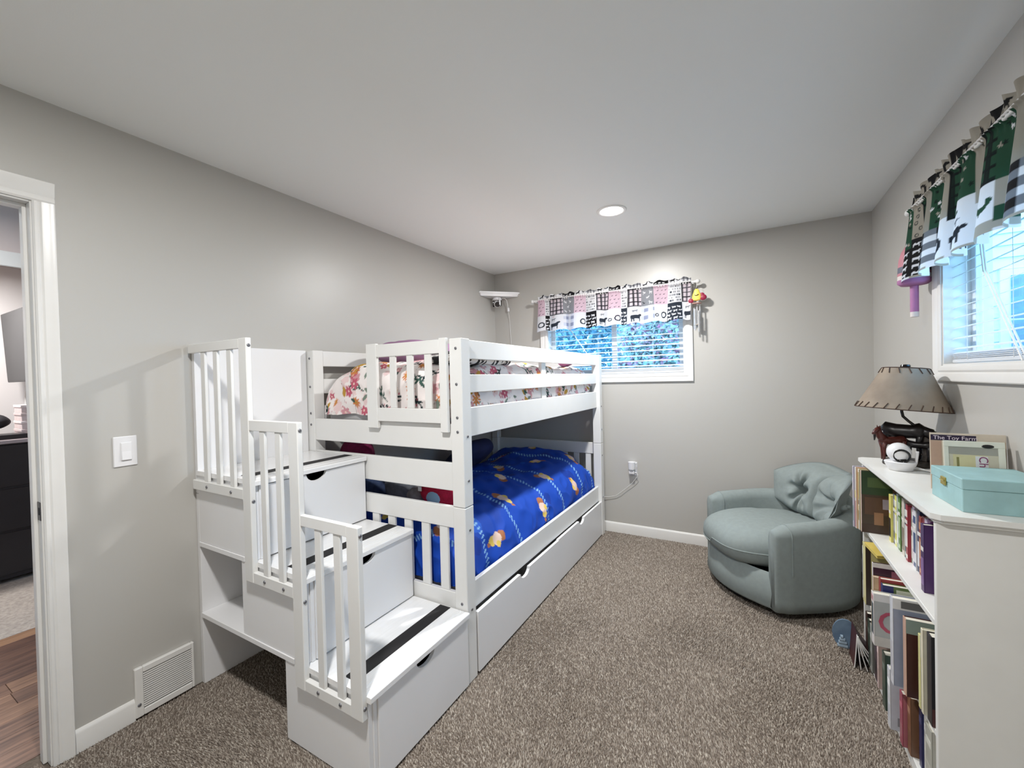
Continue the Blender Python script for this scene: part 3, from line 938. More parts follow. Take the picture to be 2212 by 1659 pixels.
def bedding():
    b = MB(smooth=True, ang=60); b.box(.085, 1.045, -2.05, -.145, 1.142, 1.26, .03)
    single('mattress', b, M['mattress'], 'white mattress of the upper bunk under the floral quilt', 'mattress')
    b = MB(smooth=True, ang=60); b.box(.085, 1.045, -2.05, -.145, .317, .44, .03)
    single('mattress', b, M['mattress'], 'white mattress of the lower bunk under the blue quilt', 'mattress')
    A, U, V = quilt_shape(.112, 1.068, -2.085, -.18, 1.478, 1.20, .24, .07, .12, .12, .006, 21, .013,
                          lambda X, Y: -.03*np.clip((X-.75)/.3, 0, 1))
    m_ = MB(); m_.grid(A, False, floral(U, V, 5))
    me = m_.mesh('floral_quilt', (.57, -1.1, 1.2)); me.materials.append(M['floral'])
    tag(link('floral_quilt', me, None, (.57, -1.1, 1.2)), 'cream quilt printed with pink and orange flowers on the upper bunk', 'quilt')
    def bl(X, Y): return .10*np.exp(-((Y+.30)/.28)**2)*np.exp(-((X-.55)/.42)**2)+.05*np.exp(-((Y+1.3)/.6)**2)*np.exp(-((X-.5)/.3)**2)
    A, U, V = quilt_shape(.085, 1.068, -2.085, -.14, .655, .40, .16, .24, .06, .12, .006, 31, .015, bl)
    m_ = MB(); m_.grid(A, False, blue_print(U, V, 9))
    me = m_.mesh('blue_quilt', (.57, -1.1, .4)); me.materials.append(M['bluecl'])
    tag(link('blue_quilt', me, None, (.57, -1.1, .4)), 'bright blue printed quilt on the lower bunk', 'quilt')
    # pillows and toys
    def plaid_pillow():
        b = box_pillow(.16, .62, -1.95, -1.45, 1.46, 1.635, seed=3)
        return b
    pm = mat('plum_pillow', lin(150, 112, 146), .85, bump=.2, bscale=500, var=.05, vscale=30)
    t = Thing('pillow', 'mauve pillow with black edging lying on the floral quilt', 'pillow', (.37, -1.62, 1.45))
    t.part('cover', box_pillow(.16, .56, -1.80, -1.32, 1.482, 1.642, seed=3), pm)
    b = MB(smooth=True)
    pts = []
    for k in range(40):
        an = 2*PI*k/39; ca, sa = math.cos(an), math.sin(an); q = (abs(ca)**4+abs(sa)**4)**(-.25)
        pts.append((.36+.196*q*ca, -1.56+.236*q*sa, 1.555))
    b.tube(pts, .016, 8); t.part('edging', b, flat('black_edging', 24, 24, 30, .8))
    b = box_pillow(.76, 1.045, -2.03, -1.45, 1.452, 1.520, seed=8)
    bw = mat('zebra_cloth', lin(20, 20, 24), .85, col2=lin(235, 232, 228), vscale=14, contrast=(.47, .53), stretch=(1, 2.5, 1), detail=1)
    single('striped_blanket', b, bw, 'folded black and white patterned blanket on top of the floral quilt', 'blanket')
    b = MB(smooth=True); b.ball((.97, -.52, 1.505), .06, 16, 10, sc=(1, 1.3, .7), noise=.1, seed=9)
    single('plush_toy', b, flat('plum_plush', 140, 84, 120, .9), 'small plum plush toy on the floral quilt by the window', 'toy')
    # things lying on the lower bunk at the stair end
    def plush(name, label, c, r, col, sc, seed, extra=None):
        t = Thing(name, label, 'toy', (c[0], c[1], c[2]-r*sc[2]), group='soft toys on the lower bunk')
        b = MB(smooth=True, ang=180); b.ball(c, r, 28, 18, sc=sc, noise=.09, seed=seed)
        t.part('body', b, mat(label[:12], lin(*col), .95, var=.18, vscale=45, bump=.8, bscale=180, spec=.15))
        if extra: extra(t)
        return t
    def red_extra(t):
        lb_ = flat('light_blue_plush', 150, 186, 214, .9)
        for (x, z, s) in ((.80, .775, .045), (.80, .86, .03)):
            b = MB(smooth=True, ang=180); b.ball((x+.01, -1.975, z), s, 16, 10, sc=(1.1, .35, .8)); t.part('patch', b, lb_)
        b = MB(); b.box(.715, .738, -1.985, -1.981, .80, .822, .0005); t.part('care_tag', b, M['cord'])
    plush('plush_toy', 'round red plush toy with pale blue patches on the lower bunk', (.80, -1.88, .79), .105, (178, 38, 66), (1.15, 1, .85), 3, red_extra)
    plush('plush_toy', 'big grey fluffy plush toy behind the stair-end rails', (.50, -1.84, .775), .12, (112, 116, 124), (1.1, .9, .85), 5)
    plush('plush_toy', 'small grey plush toy beside the red one', (.66, -1.93, .76), .055, (128, 124, 128), (1, 1, .9), 6)
    plush('plush_toy', 'slate blue plush toy against the wall panel side of the lower bunk', (.25, -1.86, .765), .10, (70, 84, 116), (1.1, .9, .9), 7)
    b = MB(smooth=True, ang=180); b.ball((.19, -1.92, .96), .10, 24, 16, sc=(1.25, .8, .75), noise=.12, seed=12); b.ball((.16, -1.90, .885), .06, 20, 12, noise=.1, seed=2)
    single('plush_toy', b, mat('magenta_plush', lin(120, 22, 72), .95, var=.2, vscale=50, bump=.8, bscale=200), 'magenta plush toy showing above the top step behind the rails', 'toy', group='soft toys on the lower bunk')
    # lace hem hanging below the upper mattress
    b = MB(smooth=True); n = 26
    vs = []; fs = []
    for i in range(n+1):
        u = i/n; x = .80+.22*u
        for j in range(7):
            v = j/6; dep = .075+.03*abs(math.sin(u*PI*6))*v
            vs.append((x+.006*math.sin(9*v+u*30), -1.99+.012*math.sin(u*40)*v, 1.108-dep*v*(.4+.6*u)))
    for i in range(n):
        for j in range(6):
            a = i*7+j; fs.append((a, a+1, a+8, a+7))
    b.add(vs, fs)
    single('lace_throw', b, mat('lace', lin(214, 204, 206), .9, var=.3, vscale=160, bump=1, bscale=200, transl=.3), 'pale lacy throw edge hanging under the upper bunk', 'throw')
    # dark blue pillow corner and shaded pillow at the window end
    single('pillow', box_pillow(.10, .48, -1.10, -.75, .69, .85, seed=15, tilt=Matrix.Rotation(math.radians(-35), 3, 'Y')), flat('navy_cloth', 22, 34, 80, .8, .2, 12),
           'navy pillow propped by the wall on the lower bunk', 'pillow')
bedding()

# ================================================================== BLINDS AND VALANCES
def blinds(loc, rz, sh, label, wand):
    t = Thing('window_blind', label, 'blind', loc, group='white window blinds', rz=rz, local=True)
    A0, A1 = WA0+sh+.016, WA1+sh-.016
    b = MB(); b.box(A0, A1, .022, .052, WZ1-.046, WZ1-.013, .002); t.part('headrail', b, M['slat'])
    zb = WZ0+.014
    b = MB(); b.box(A0, A1, .024, .050, zb, zb+.014, .003); t.part('bottom_rail', b, M['slat'])
    # slat: slightly crowned
    sm = MB(smooth=True, ang=60)
    nn = 5; w = .0255
    vs = []
    for a in (A0, A1):
        for k in range(nn):
            d = -w/2+w*k/(nn-1); vs.append((a, .037+d*.93, .0022*(1-(2*d/w)**2)+d*.36))
    fs = [(k, k+1, nn+k+1, nn+k) for k in range(nn-1)]
    vs2 = [(x, y, z-.0009) for x, y, z in vs]
    fs2 = [tuple(reversed([i+2*nn for i in f])) for f in fs]
    sm.add(vs+vs2, fs+fs2+[(0, nn, 3*nn, 2*nn), (nn-1, 3*nn-1, 4*nn-1, 2*nn-1)])
    me = sm.mesh('slat'); me.materials.append(M['slat'])
    z = zb+.018
    for k in range(5):
        o = link('slat', me, t.e, (0, 0, z)); z += .0062
    z = zb+.062
    while z < WZ1-.06:
        o = link('slat', me, t.e, (0, 0, z)); z += .0436
    for f in (.12, .40, .80):
        a = A0+(A1-A0)*f
        b = MB()
        b.tube([(a, .0235, zb+.01), (a, .0235, WZ1-.04)], .0009, 5); b.tube([(a, .0505, zb+.01), (a, .0505, WZ1-.04)], .0009, 5)
        t.part('ladder_cord', b, M['cord'])
    b = MB(); b.tube(wand, .0036, 6)
    t.part('wand', b, M['cord'])
    return t
blinds((0, 0, 0), 0, 0, 'white slatted blind in the far window above the bunk', [(.78, .008, 1.95), (.811, .006, 1.824), (.967, .004, 1.596), (1.0, .003, 1.55)])
bt = blinds((W, 0, 0), -PI/2, RS, 'white slatted blind in the side window above the bookcase', [(1.44, .012, 1.9), (1.487, .008, 1.73), (1.743, .003, 1.40)])
b = MB(); b.tube([(1.46, .012, 1.9), (1.505, .008, 1.73), (1.769, .003, 1.40)], .0032, 6); bt.part('wand', b, M['cord'])

COW = [(0, .42), (.01, .72), (.08, .84), (.5, .80), (.66, .86), (.74, .98), (.80, .93), (.92, .97), (1, .84), (.93, .74), (.84, .70), (.79, .48), (.77, .0), (.70, 0),
       (.69, .36), (.58, .34), (.30, .36), (.27, .30), (.26, 0), (.19, 0), (.18, .34), (.13, .30), (.12, 0), (.05, 0), (.05, .40)]
HORSE = [(0, .3), (.04, .62), (.12, .66), (.45, .62), (.62, .74), (.74, .98), (.82, 1), (1, .80), (.96, .74), (.84, .80), (.76, .56), (.78, 0), (.72, 0), (.69, .36),
         (.30, .38), (.20, 0), (.13, 0), (.15, .36), (.08, .50), (.05, .3)]
ROOST = [(0, .7), (.1, .95), (.2, .7), (.45, .55), (.7, .6), (.75, .95), (.9, 1), (1, .8), (.85, .5), (.7, .25), (.5, .15), (.5, 0), (.42, 0), (.4, .15), (.2, .3)]
BIRD = [(0, .3), (.3, .6), (.5, .4), (.8, .9), (1, 1), (.7, .4), (.5, .05), (.2, .1)]
def put(c, sh, a, b, w, h, col, flipx=False):
    c.poly([((a+(1-x if flipx else x)*w), b+y*h) for x, y in sh], col)
def plaid(c, a0, a1, b0, b1, base, dk, md, s=.052):
    c.rect(a0, a1, b0, b1, base)
    k = 0
    x = a0
    while x < a1:
        c.rect(x, min(a1, x+s*.42), b0, b1, md); x += s
    z = b0
    while z < b1:
        c.rect(a0, a1, z, min(b1, z+s*.28), md)
        z += s
    x = a0
    while x < a1:
        c.rect(x, min(a1, x+s*.16), b0, b1, dk); c.rect(x+s*.3, min(a1, x+s*.36), b0, b1, dk); x += s
    z = b0
    while z < b1:
        c.rect(a0, a1, z, min(b1, z+s*.15), dk); z += s
def gingham(c, a0, a1, b0, b1, base, md, dk, s=.03):
    c.rect(a0, a1, b0, b1, base)
    i = 0
    x = a0
    while x < a1:
        j = 0; z = b0
        while z < b1:
            if i % 2 or j % 2:
                c.rect(x, min(x+s, a1), z, min(z+s, b1), dk if (i % 2 and j % 2) else md)
            z += s; j += 1
        x += s; i += 1

def valance(loc, rz, a0, a1, zt, zb, zr, cols, name_label, painter, amp, seed, wl):
    L = a1-a0; st = .0034
    na, nz = int(L/st), int((zt-zb)/st)
    s = np.linspace(0, L, na); z = np.linspace(zb, zt, nz)
    U, Z = np.meshgrid(s, z, indexing='ij')
    r = np.random.RandomState(seed)
    f = nfield(seed, 6, 4, 14)
    ph = 2*PI*U/wl+1.8*f(U, 0*U)
    hang = np.clip((zr-Z)/(zr-zb), 0, 1)
    up = np.clip((Z-zr-.012)/(zt-zr), 0, 1)
    off = amp*(.22+.78*hang**.8)*np.sin(ph)*(Z < zr)+.014*np.sin(ph*2.6+.6)*up
    pocket = .013*np.exp(-((Z-zr)/.010)**2)
    gather = .003*np.sin(2*PI*U/.021+3*f(U*2, Z*0))*np.exp(-((Z-zr)/.03)**2)
    D = -.075-off-pocket-gather-.012*hang
    zz = Z-.014*hang*np.cos(ph)*.5-.010*np.sin(ph*1.9)*up
    A = np.stack([a0+U-.012*hang*np.cos(ph), D, zz], -1)
    c = Canvas(U, Z, lin(236, 234, 234))
    painter(c, L, zb, zt, zr)
    m_ = MB(); m_.grid(A, False, c.C)
    t = Thing('valance', name_label, 'valance', loc, group='patchwork window valances', rz=rz, local=True)
    t.part('cloth', m_, M['fabric'])
    return t

def paint_far(c, L, zb, zt, zr):
    bk, gr, pk, wh, nv = lin(24, 24, 28), lin(136, 138, 144), lin(206, 180, 194), lin(218, 218, 222), lin(46, 52, 62)
    edges = [0, .068, .111, .243, .359, .465, .561, .674, .778, .840, .949, 1.048, 1.163, 1.259, 1.336]
    top = ['bird', 'text', 'plaid', 'horse', 'bird', 'text', 'plaid', 'bird', 'text', 'plaid', 'horse', 'bird', 'text', 'plaid']
    bot = ['ring', 'cows', 'cow', 'ging', 'ring', 'cows', 'cow', 'pring', 'cows', 'cow', 'ging', 'ring2', 'cows', 'cow']
    k = L/1.336; r = random.Random(4)
    for i in range(14):
        a0, a1 = edges[i]*k, edges[i+1]*k
        zm = 1.957; b1 = zr+.002
        tt, bb_ = top[i], bot[i]
        if tt == 'plaid': plaid(c, a0, a1, zm, b1, lin(204, 192, 200), bk, lin(112, 108, 116), .036)
        elif tt == 'bird':
            c.rect(a0, a1, zm, b1, pk)
            z = zm+.012; row = 0
            while z < b1-.015:
                x = a0+.008+(row % 2)*.014
                while x < a1-.018: put(c, BIRD, x, z, .019, .011, bk); x += .033
                z += .033; row += 1
        elif tt == 'text':
            c.rect(a0, a1, zm, b1, wh)
            z = zm+.012
            while z < b1-.01:
                x = a0+.006
                while x < a1-.012:
                    w = r.uniform(.004, .007); c.rect(x, x+w, z, z+.012, r.choice((nv, gr, gr, wh))); x += w+.003
                z += .023
        elif tt == 'horse':
            c.rect(a0, a1, zm, b1, gr)
            z = zm+.012; row = 0
            while z < b1-.03:
                x = a0+.012+(row % 2)*.03
                while x < a1-.03: put(c, HORSE, x, z, .026, .028, r.choice((wh, wh, nv)), row % 2 == 0); x += .05
                z += .042; row += 1
        c.rect(a0, a1, zb, zm, wh)
        if bb_ == 'cow':
            put(c, COW, a0+.018, zb+.012, .092, .068, nv); put(c, COW, a0+.03, zb+.088, .045, .026, gr); c.petals(a0+.05, zb+.125, .012, 2, .4, lin(216, 200, 204))
        elif bb_ == 'ging': gingham(c, a0, a1, zb, zm, wh, lin(196, 200, 214), lin(140, 146, 170))
        elif bb_ == 'cows':
            c.rect(a0, a1, zb, zm, nv if i > 5 else bk)
            z = zb+.005; row = 0
            while z < zm-.02:
                x = a0+.004-(row % 2)*.012
                while x < a1-.014:
                    put(c, COW, x, z, .026, .020, wh, row % 2 == 1); x += .033
                z += .029; row += 1
        elif 'ring' in bb_:
            if bb_ == 'pring': gingham(c, a0, a1, zb+.03, zm, wh, lin(240, 226, 232), lin(232, 214, 224), .04)
            ac = a1-.034 if i else (a0+a1)/2
            c.disc(ac, zb+.055, .027, nv, .017)
            if bb_ in ('ring2', 'pring'): c.disc(a0+.016, zb+.05, .014, nv, .008)
        # header ruffle above the rod
        sty = r.choice(('w', 'g', 'c', 'h'))
        c.rect(a0, a1, zr+.012, zt+.1, wh)
        if i % 4 == 1: gingham(c, a0, a1, zr+.012, zt+.1, wh, gr, lin(90, 90, 96), .014)
        elif i % 4 == 3:
            c.rect(a0, a1, zr+.012, zt+.1, bk); x = a0+.006
            while x < a1-.02: put(c, COW, x, zr+.016, .022, .013, wh); x += .03
        else:
            put(c, HORSE, a0+.01, zr+.014, .05, .03, bk); c.disc(a1-.02, zt+.006, .018, nv, .010)

def paint_side(c, L, zb, zt, zr):
    bk, gr, wh, gn, gk, be, nv = lin(26, 26, 28), lin(112, 116, 122), lin(222, 224, 228), lin(36, 72, 54), lin(16, 34, 30), lin(146, 142, 132), lin(36, 42, 50)
    tan = lin(158, 153, 142)  # green and tan darkened, the shade on this cloth put into its colours
    r = random.Random(11)
    # columns from the far end (small a)
    edges = [0, .045, .10, .19, .26, .34, .43, .50, .60, .69, .76, .86, .95, 1.03, 1.12, 1.20, 1.27, 1.36]
    top = ['star', 'text', 'plaid', 'be', 'star', 'text', 'plaid', 'star', 'text', 'plaid', 'star', 'be', 'star', 'text', 'plaid', 'star', 'text']
    bot = ['cows', 'cows', 'spot', 'check', 'check', 'tyre', 'cow', 'cow2', 'wcow', 'roost', 'tan', 'check', 'tyre', 'cow', 'cow2', 'wcow', 'tan']
    for i in range(17):
        a0, a1 = edges[i], min(L, edges[i+1])
        zm = 1.925+(.02 if i % 3 == 1 else 0)+(.012 if i % 2 else -.008); b1 = zr
        tt, bb_ = top[i], bot[i]
        if tt == 'star':
            c.rect(a0, a1, zm, b1, gn)
            for _ in range(14): c.petals(r.uniform(a0+.006, a1-.006), r.uniform(zm+.01, b1-.01), .008, 5, r.uniform(0, 6), r.choice((tan, gk, wh)), .6)
        elif tt == 'text':
            c.rect(a0, a1, zm, b1, tan); z = zm+.012
            while z < b1-.01:
                c.disc((a0+a1)/2+r.uniform(-.012, .012), z, .009, lin(60, 62, 60), .005); z += .028
        elif tt == 'plaid': plaid(c, a0, a1, zm, b1, gn, lin(12, 22, 24), gk, .04)
        else: c.rect(a0, a1, zm, b1, be)
        c.rect(a0, a1, zb, zm, wh)
        if bb_ == 'check': gingham(c, a0, a1, zb, zm, wh, gr, bk, .026)
        elif bb_ == 'cows':
            c.rect(a0, a1, zb, zm, bk); z = zb+.008
            while z < zm-.02: put(c, COW, a0+.008, z, .03, .02, wh); z += .032
        elif bb_ == 'tyre': c.disc((a0+a1)/2, zb+.06, .034, nv, .021); c.disc((a0+a1)/2, zb+.06, .017, lin(206, 208, 212), .004)
        elif bb_ in ('cow', 'cow2'):
            put(c, COW, a0+.004, zb+.025, .082, .058, nv); put(c, HORSE, a0+.02, zb+.085, .05, .026, gr); put(c, ROOST, a0+.02, zb+.112, .04, .03, gn)
        elif bb_ == 'wcow': put(c, COW, a0+.012, zb+.03, .078, .060, bk, True); put(c, COW, a0+.02, zb+.095, .05, .025, gr)
        elif bb_ == 'roost': put(c, ROOST, a0+.012, zb+.06, .055, .05, gn); c.rect(a0, a1, zb, zb+.035, tan)
        elif bb_ == 'tan': c.rect(a0, a1, zb, zm, tan); c.rect(a0, a1, zb+.03, zb+.075, gn)
        elif bb_ == 'spot': c.disc(a0+.03, zb+.05, .014, bk); c.disc(a0+.06, zb+.09, .012, bk)
        c.rect(a0, a1, zb, zb+.010, tan if i % 2 else wh)
        c.rect(a0, a1, zr+.012, zt+.1, tan)
        if i % 3 == 0:
            c.rect(a0, a1, zr+.012, zt+.1, bk); c.disc((a0+a1)/2, zr+.03, .012, tan)
        elif i % 3 == 1: put(c, COW, a0+.004, zr+.016, .06, .032, bk)
        else: c.disc((a0+a1)/2, zr+.03, .022, bk, .012)

ZR = 2.107
t1 = valance((0, 0, 0), 0, .530, 1.866, 2.150, 1.818, ZR, None, 'pink and grey farm-print patchwork valance over the far window', paint_far, .019, 5, .165)
t2 = valance((W, 0, 0), -PI/2, 1.075, 2.43, 2.166, 1.782, ZR, None, 'green and black farm-print patchwork valance over the side window', paint_side, .032, 8, .17)
def rod(loc, rz, a0, a1, label):
    t = Thing('curtain_rod', label, 'curtain rod', loc, group='white curtain rods', rz=rz, local=True)
    b = MB(smooth=True, ang=50); b.tube([(a0, -.075, ZR), (a1, -.075, ZR)], .0085, 14); t.part('pole', b, M['rod'])
    for a, s in ((a0, -1), (a1, 1)):
        b = MB(smooth=True, ang=50); b.tube([(a-s*.004, -.075, ZR), (a+s*.008, -.075, ZR)], .011, 12); b.ball((a+s*.020, -.075, ZR), .0175, 16, 10)
        t.part('finial', b, M['rod'])
        b = MB(); aa = a-s*.015; b.box(aa-.006, aa+.006, -.078, -.001, ZR-.014, ZR-.0085, .001); b.box(aa-.01, aa+.01, -.004, -.0005, ZR-.03, ZR+.02, .001)
        t.part('bracket', b, M['rod'])
rod((0, 0, 0), 0, .487, 1.892, 'white curtain rod with ball finials over the far window')
rod((W, 0, 0), -PI/2, 1.052, 2.46, 'white curtain rod over the side window')

# ================================================================== WALL THINGS
def wind_chime():
    x, y = 1.903, -.080
    t = Thing('wind_chime', 'wind chime with yellow pear, red hearts and metal tubes on the far curtain rod', 'wind chime', (x, y, 1.74))
    b = MB(); b.tube([(x+.003, y+.005, ZR+.009), (x, y-.006, 2.06), (x, y-.004, 1.94)], .0012, 5); t.part('cord', b, M['cord'])
    b = MB(smooth=True); b.lathe([(.001, -.048), (.026, -.04), (.034, -.018), (.030, .004), (.022, .022), (.018, .036), (.010, .046), (.001, .05)], (x, y-.004, 2.0), 20, sx=1, sy=.45)
    ch = t.part('pear', b, flat('pear_yellow', 236, 206, 92, .5))
    b = MB(); b.tube([(x-.014, y-.0205, 1.999), (x-.005, y-.022, 1.993), (x+.006, y-.022, 1.996), (x+.014, y-.0195, 2.003)], .0022, 6); t.part('smile', b, M['blackpl'], parent=ch)
    b = MB(); b.tube([(x, y-.004, 2.045), (x+.003, y-.004, 2.06)], .004, 6); t.part('stalk', b, M['blackpl'], parent=ch)
    red = flat('heart_red', 140, 26, 58, .5)
    for (dx, z, s) in ((-.042, 1.958, .020), (.045, 1.978, .026), (.038, 2.0, .017)):
        b = MB(smooth=True); b.ball((x+dx, y-.002, z), s, 16, 10, sc=(1, .4, .9)); t.part('heart', b, red)
        b = MB(smooth=True); b.ball((x+dx, y+.002, z), s*1.12, 16, 10, sc=(1, .25, .9)); t.part('heart_rim', b, M['plastic'])
    b = MB(smooth=True); b.lathe([(.001, 0), (.033, 0), (.034, .005), (.001, .008)], (x, y, 1.932), 20); t.part('disc', b, flat('disc_wood', 196, 150, 140))
    sm = MB(smooth=True); sm.tube([(0, 0, -.165), (0, 0, 0)], .0055, 10); me = sm.mesh('chime_tube'); me.materials.append(mat('chime_metal', lin(205, 206, 208), .25, metal=.6, var=.05, vscale=40))
    for k in range(5):
        a = k*2*PI/5+.4
        t.inst('chime_tube', me, (x+.022*math.cos(a), y+.022*math.sin(a), 1.925-.012*k))
    b = MB(); b.tube([(x, y, 1.932), (x+.006, y, 1.77)], .001, 5); t.part('cord', b, M['cord'])
    b = MB(smooth=True); b.lathe([(.001, 0), (.024, .001), (.024, .005), (.001, .006)], (x, y, 1.766), 18); t.part('sail', b, flat('sail_beige', 196, 186, 172))
wind_chime()

def corner_shelf():
    b = MB()
    z = 2.190
    for (k, z0, z1) in ((.272, z, z+.010), (.280, z+.010, z+.024), (.292, z+.024, z+.040)):
        q = .012
        b.prism([(.001, -.001), (.001, -k), (q, -k), (k, -q), (k, -.001)], 2, z0, z1)
    single('corner_shelf', b, M['plastic'], 'small white corner shelf near the ceiling', 'shelf')
    cx, cy = .085, -.095
    t = Thing('security_camera', 'white dome security camera under the corner shelf', 'camera', (cx, cy, 2.07), group='white security cameras')
    b = MB(smooth=True, ang=50); b.lathe([(.046, -.03), (.048, -.026), (.040, -.001), (.036, 0)], (cx, cy, 2.189), 24); t.part('mount', b, M['plastic'])
    d = Vector((.62, -.72, -.32)).normalized()
    b = MB(smooth=True, ang=50); b.ball((cx, cy, 2.125), .034, 20, 14); hd = t.part('head', b, M['plastic'])
    c = Vector((cx, cy, 2.125))
    b = MB(smooth=True, ang=50); b.tube([c+d*.018, c+d*.037], [.027, .024], 20); t.part('lens', b, M['blackpl'], parent=hd)
    b = MB(); b.box(cx-.045, cx-.036, cy-.012, cy+.012, 2.10, 2.165, .003); b.box(cx+.036, cx+.045, cy-.012, cy+.012, 2.10, 2.165, .003); t.part('yoke', b, M['blackpl'])
    b = MB(smooth=True); b.tube([(cx+.045, cy-.03, 2.178), (cx+.047, cy-.03, 2.11)], [.004, .005], 8); t.part('antenna', b, M['plastic'])
    b = MB(smooth=True); b.tube([(cx+.03, cy+.03, 2.18), (cx+.07, cy+.03, 2.178), (cx+.082, cy+.05, 2.16), (cx+.085, cy+.062, 2.12), (cx+.084, cy+.07, 2.085)], .003, 6); cb = t.part('cable', b, M['cord'])
    b = MB(); b.box(cx+.077, cx+.097, cy+.062, cy+.078, 2.05, 2.088, .003); t.part('cable_plug', b, M['plastic'])
    b = MB(smooth=True); b.tube([(cx+.087, cy+.07, 2.052), (cx+.089, -.006, 1.95), (cx+.10, -.006, 1.7), (cx+.12, -.006, 1.4), (cx+.1, -.006, 1.2)], .0022, 6); t.part('cable', b, M['cord'])
corner_shelf()

def outlet():
    t = Thing('wall_outlet', 'white wall outlet with round socket cover on the far wall', 'outlet', (1.365, 0, .53))
    b = MB(); b.box(1.330, 1.402, -.006, 0, .520, .636, .002); t.part('plate', b, M['plastic'])
    t = Thing('plug_in_camera', 'white round plug-in gadget with antenna on the wall outlet', 'gadget', (1.365, -.03, .58))
    b = MB(smooth=True, ang=50); b.tube([(1.362, -.034, .580), (1.362, -.034, .640)], [.029, .032], 20); t.part('body', b, M['plastic'])
    b = MB(smooth=True, ang=50); b.tube([(1.362, -.034, .572), (1.362, -.034, .5805)], [.026, .029], 20); t.part('base_ring', b, M['vinyl'])
    b = MB(smooth=True); b.tube([(1.396, -.03, .545), (1.396, -.03, .628)], .004, 8); b.ball((1.396, -.03, .630), .0065, 10, 8); t.part('antenna', b, M['plastic'])
    t = Thing('usb_charger', 'small white charger block plugged below the round gadget', 'charger', (1.36, -.03, .535))
    b = MB(); b.box(1.338, 1.384, -.050, -.006, .538, .566, .004); t.part('block', b, M['plastic'])
    b = MB(); b.box(1.383, 1.403, -.036, -.026, .545, .552, .002); t.part('cable_plug', b, M['plastic'])
    b = MB(smooth=True); pts = [(1.400, -.032, .548), (1.412, -.034, .535), (1.40, -.03, .51), (1.36, -.022, .455), (1.30, -.018, .40), (1.26, -.02, .365), (1.21, -.014, .325), (1.15, -.014, .31), (1.09, -.02, .305)]
    b.tube(pts, .0019, 7); t.part('cable', b, M['cord'])
outlet()

def switch():
    t = Thing('light_switch', 'white rocker light switch beside the door casing', 'light switch', (0, -2.94, 1.06))
    b = MB(); b.box(0, .006, -2.979, -2.902, 1.059, 1.183, .003); t.part('plate', b, M['plastic'])
    b = MB(); b.box(.006, .0085, -2.957, -2.921, 1.084, 1.158, .001); fr = t.part('frame', b, M['plastic'])
    b = MB(); b.prism([(.0085, 1.087), (.0085, 1.155), (.0098, 1.155), (.0105, 1.121), (.014, 1.087)], 1, -2.954, -2.924); t.part('rocker', b, M['plastic'])
switch()

def vent():
    t = Thing('wall_register', 'white metal wall air register with fine louvers above the carpet', 'vent', (.01, -2.835, .01))
    y0, y1, z0, z1 = -2.941, -2.728, .008, .213
    m_ = M['trim']
    b = MB()
    b.box(0, .018, y0, y0+.028, z0, z1, .003); b.box(0, .018, y1-.010, y1, z0, z1, .003); b.box(0, .018, y0+.028, y1-.010, z1-.026, z1, .003); b.box(0, .018, y0+.028, y1-.010, z0, z0+.028, .003)
    t.part('frame', b, m_)
    b = MB(); b.box(.0, .003, y0+.028, y1-.010, z0+.028, z1-.026, .0005); t.part('backing', b, flat('duct_dark', 44, 42, 40, .9))
    sm = MB(); sm.box(.0095, .0165, y0+.028, y1-.010, -.0026, .0026, .0008); me = sm.mesh('louver'); me.materials.append(m_)
    n = 16
    for k in range(n): link('louver', me, t.e, (-t.org[0], -t.org[1], z0+.036+k*(z1-z0-.062)/(n-.3)-t.org[2]))
    t.inst('bolt', BOLT, (.0175, y0+.012, .06), None, R_PX)
vent()

def buoy():
    c = Vector((2.918, -1.043, 0)); x, y = c.x, c.y
    t = Thing('buoy', 'pink and grey striped wooden lobster buoy hanging from the side curtain rod', 'buoy', (x, y, 1.6))
    pk, gy, cr, mv = flat('buoy_pink', 186, 124, 136, .6), flat('buoy_grey', 92, 96, 112, .6), flat('buoy_cream', 216, 208, 204, .6), flat('buoy_mauve', 170, 112, 158, .6)
    b = MB(smooth=True, ang=50); b.lathe([(.056, 1.855), (.053, 1.89), (.044, 1.925), (.030, 1.952), (.015, 1.963), (.002, 1.965)], (x, y, 0), 24); t.part('body', b, pk)
    b = MB(smooth=True, ang=50); b.lathe([(.0575, 1.827), (.056, 1.855)], (x, y, 0), 24); t.part('grey_band', b, gy)
    b = MB(smooth=True, ang=50); b.lathe([(.058, 1.814), (.0575, 1.827)], (x, y, 0), 24); t.part('pink_band', b, pk)
    b = MB(smooth=True, ang=50); b.lathe([(.058, 1.795), (.058, 1.814)], (x, y, 0), 24); t.part('cream_band', b, cr)
    b = MB(smooth=True, ang=50); b.lathe([(.020, 1.766), (.048, 1.770), (.059, 1.780), (.059, 1.795)], (x, y, 0), 24); t.part('foot', b, mv)
    b = MB(smooth=True, ang=50); b.lathe([(.0155, 1.645), (.0155, 1.768)], (x, y, 0), 14); t.part('stick', b, mv)
    b = MB(smooth=True, ang=50); b.lathe([(.0155, 1.622), (.0155, 1.645)], (x, y, 0), 14); t.part('stick_tip', b, cr)
    b = MB(smooth=True); b.tube([(x, y, 1.96), (x-.004, y+.008, 1.99), (x-.006, y+.004, 2.05), (2.907, -1.048, 2.09), (2.9065, -1.044, 2.118)], .0042, 8); t.part('rope', b, flat('rope_brown', 92, 62, 60, .9, .2, 200))
buoy()

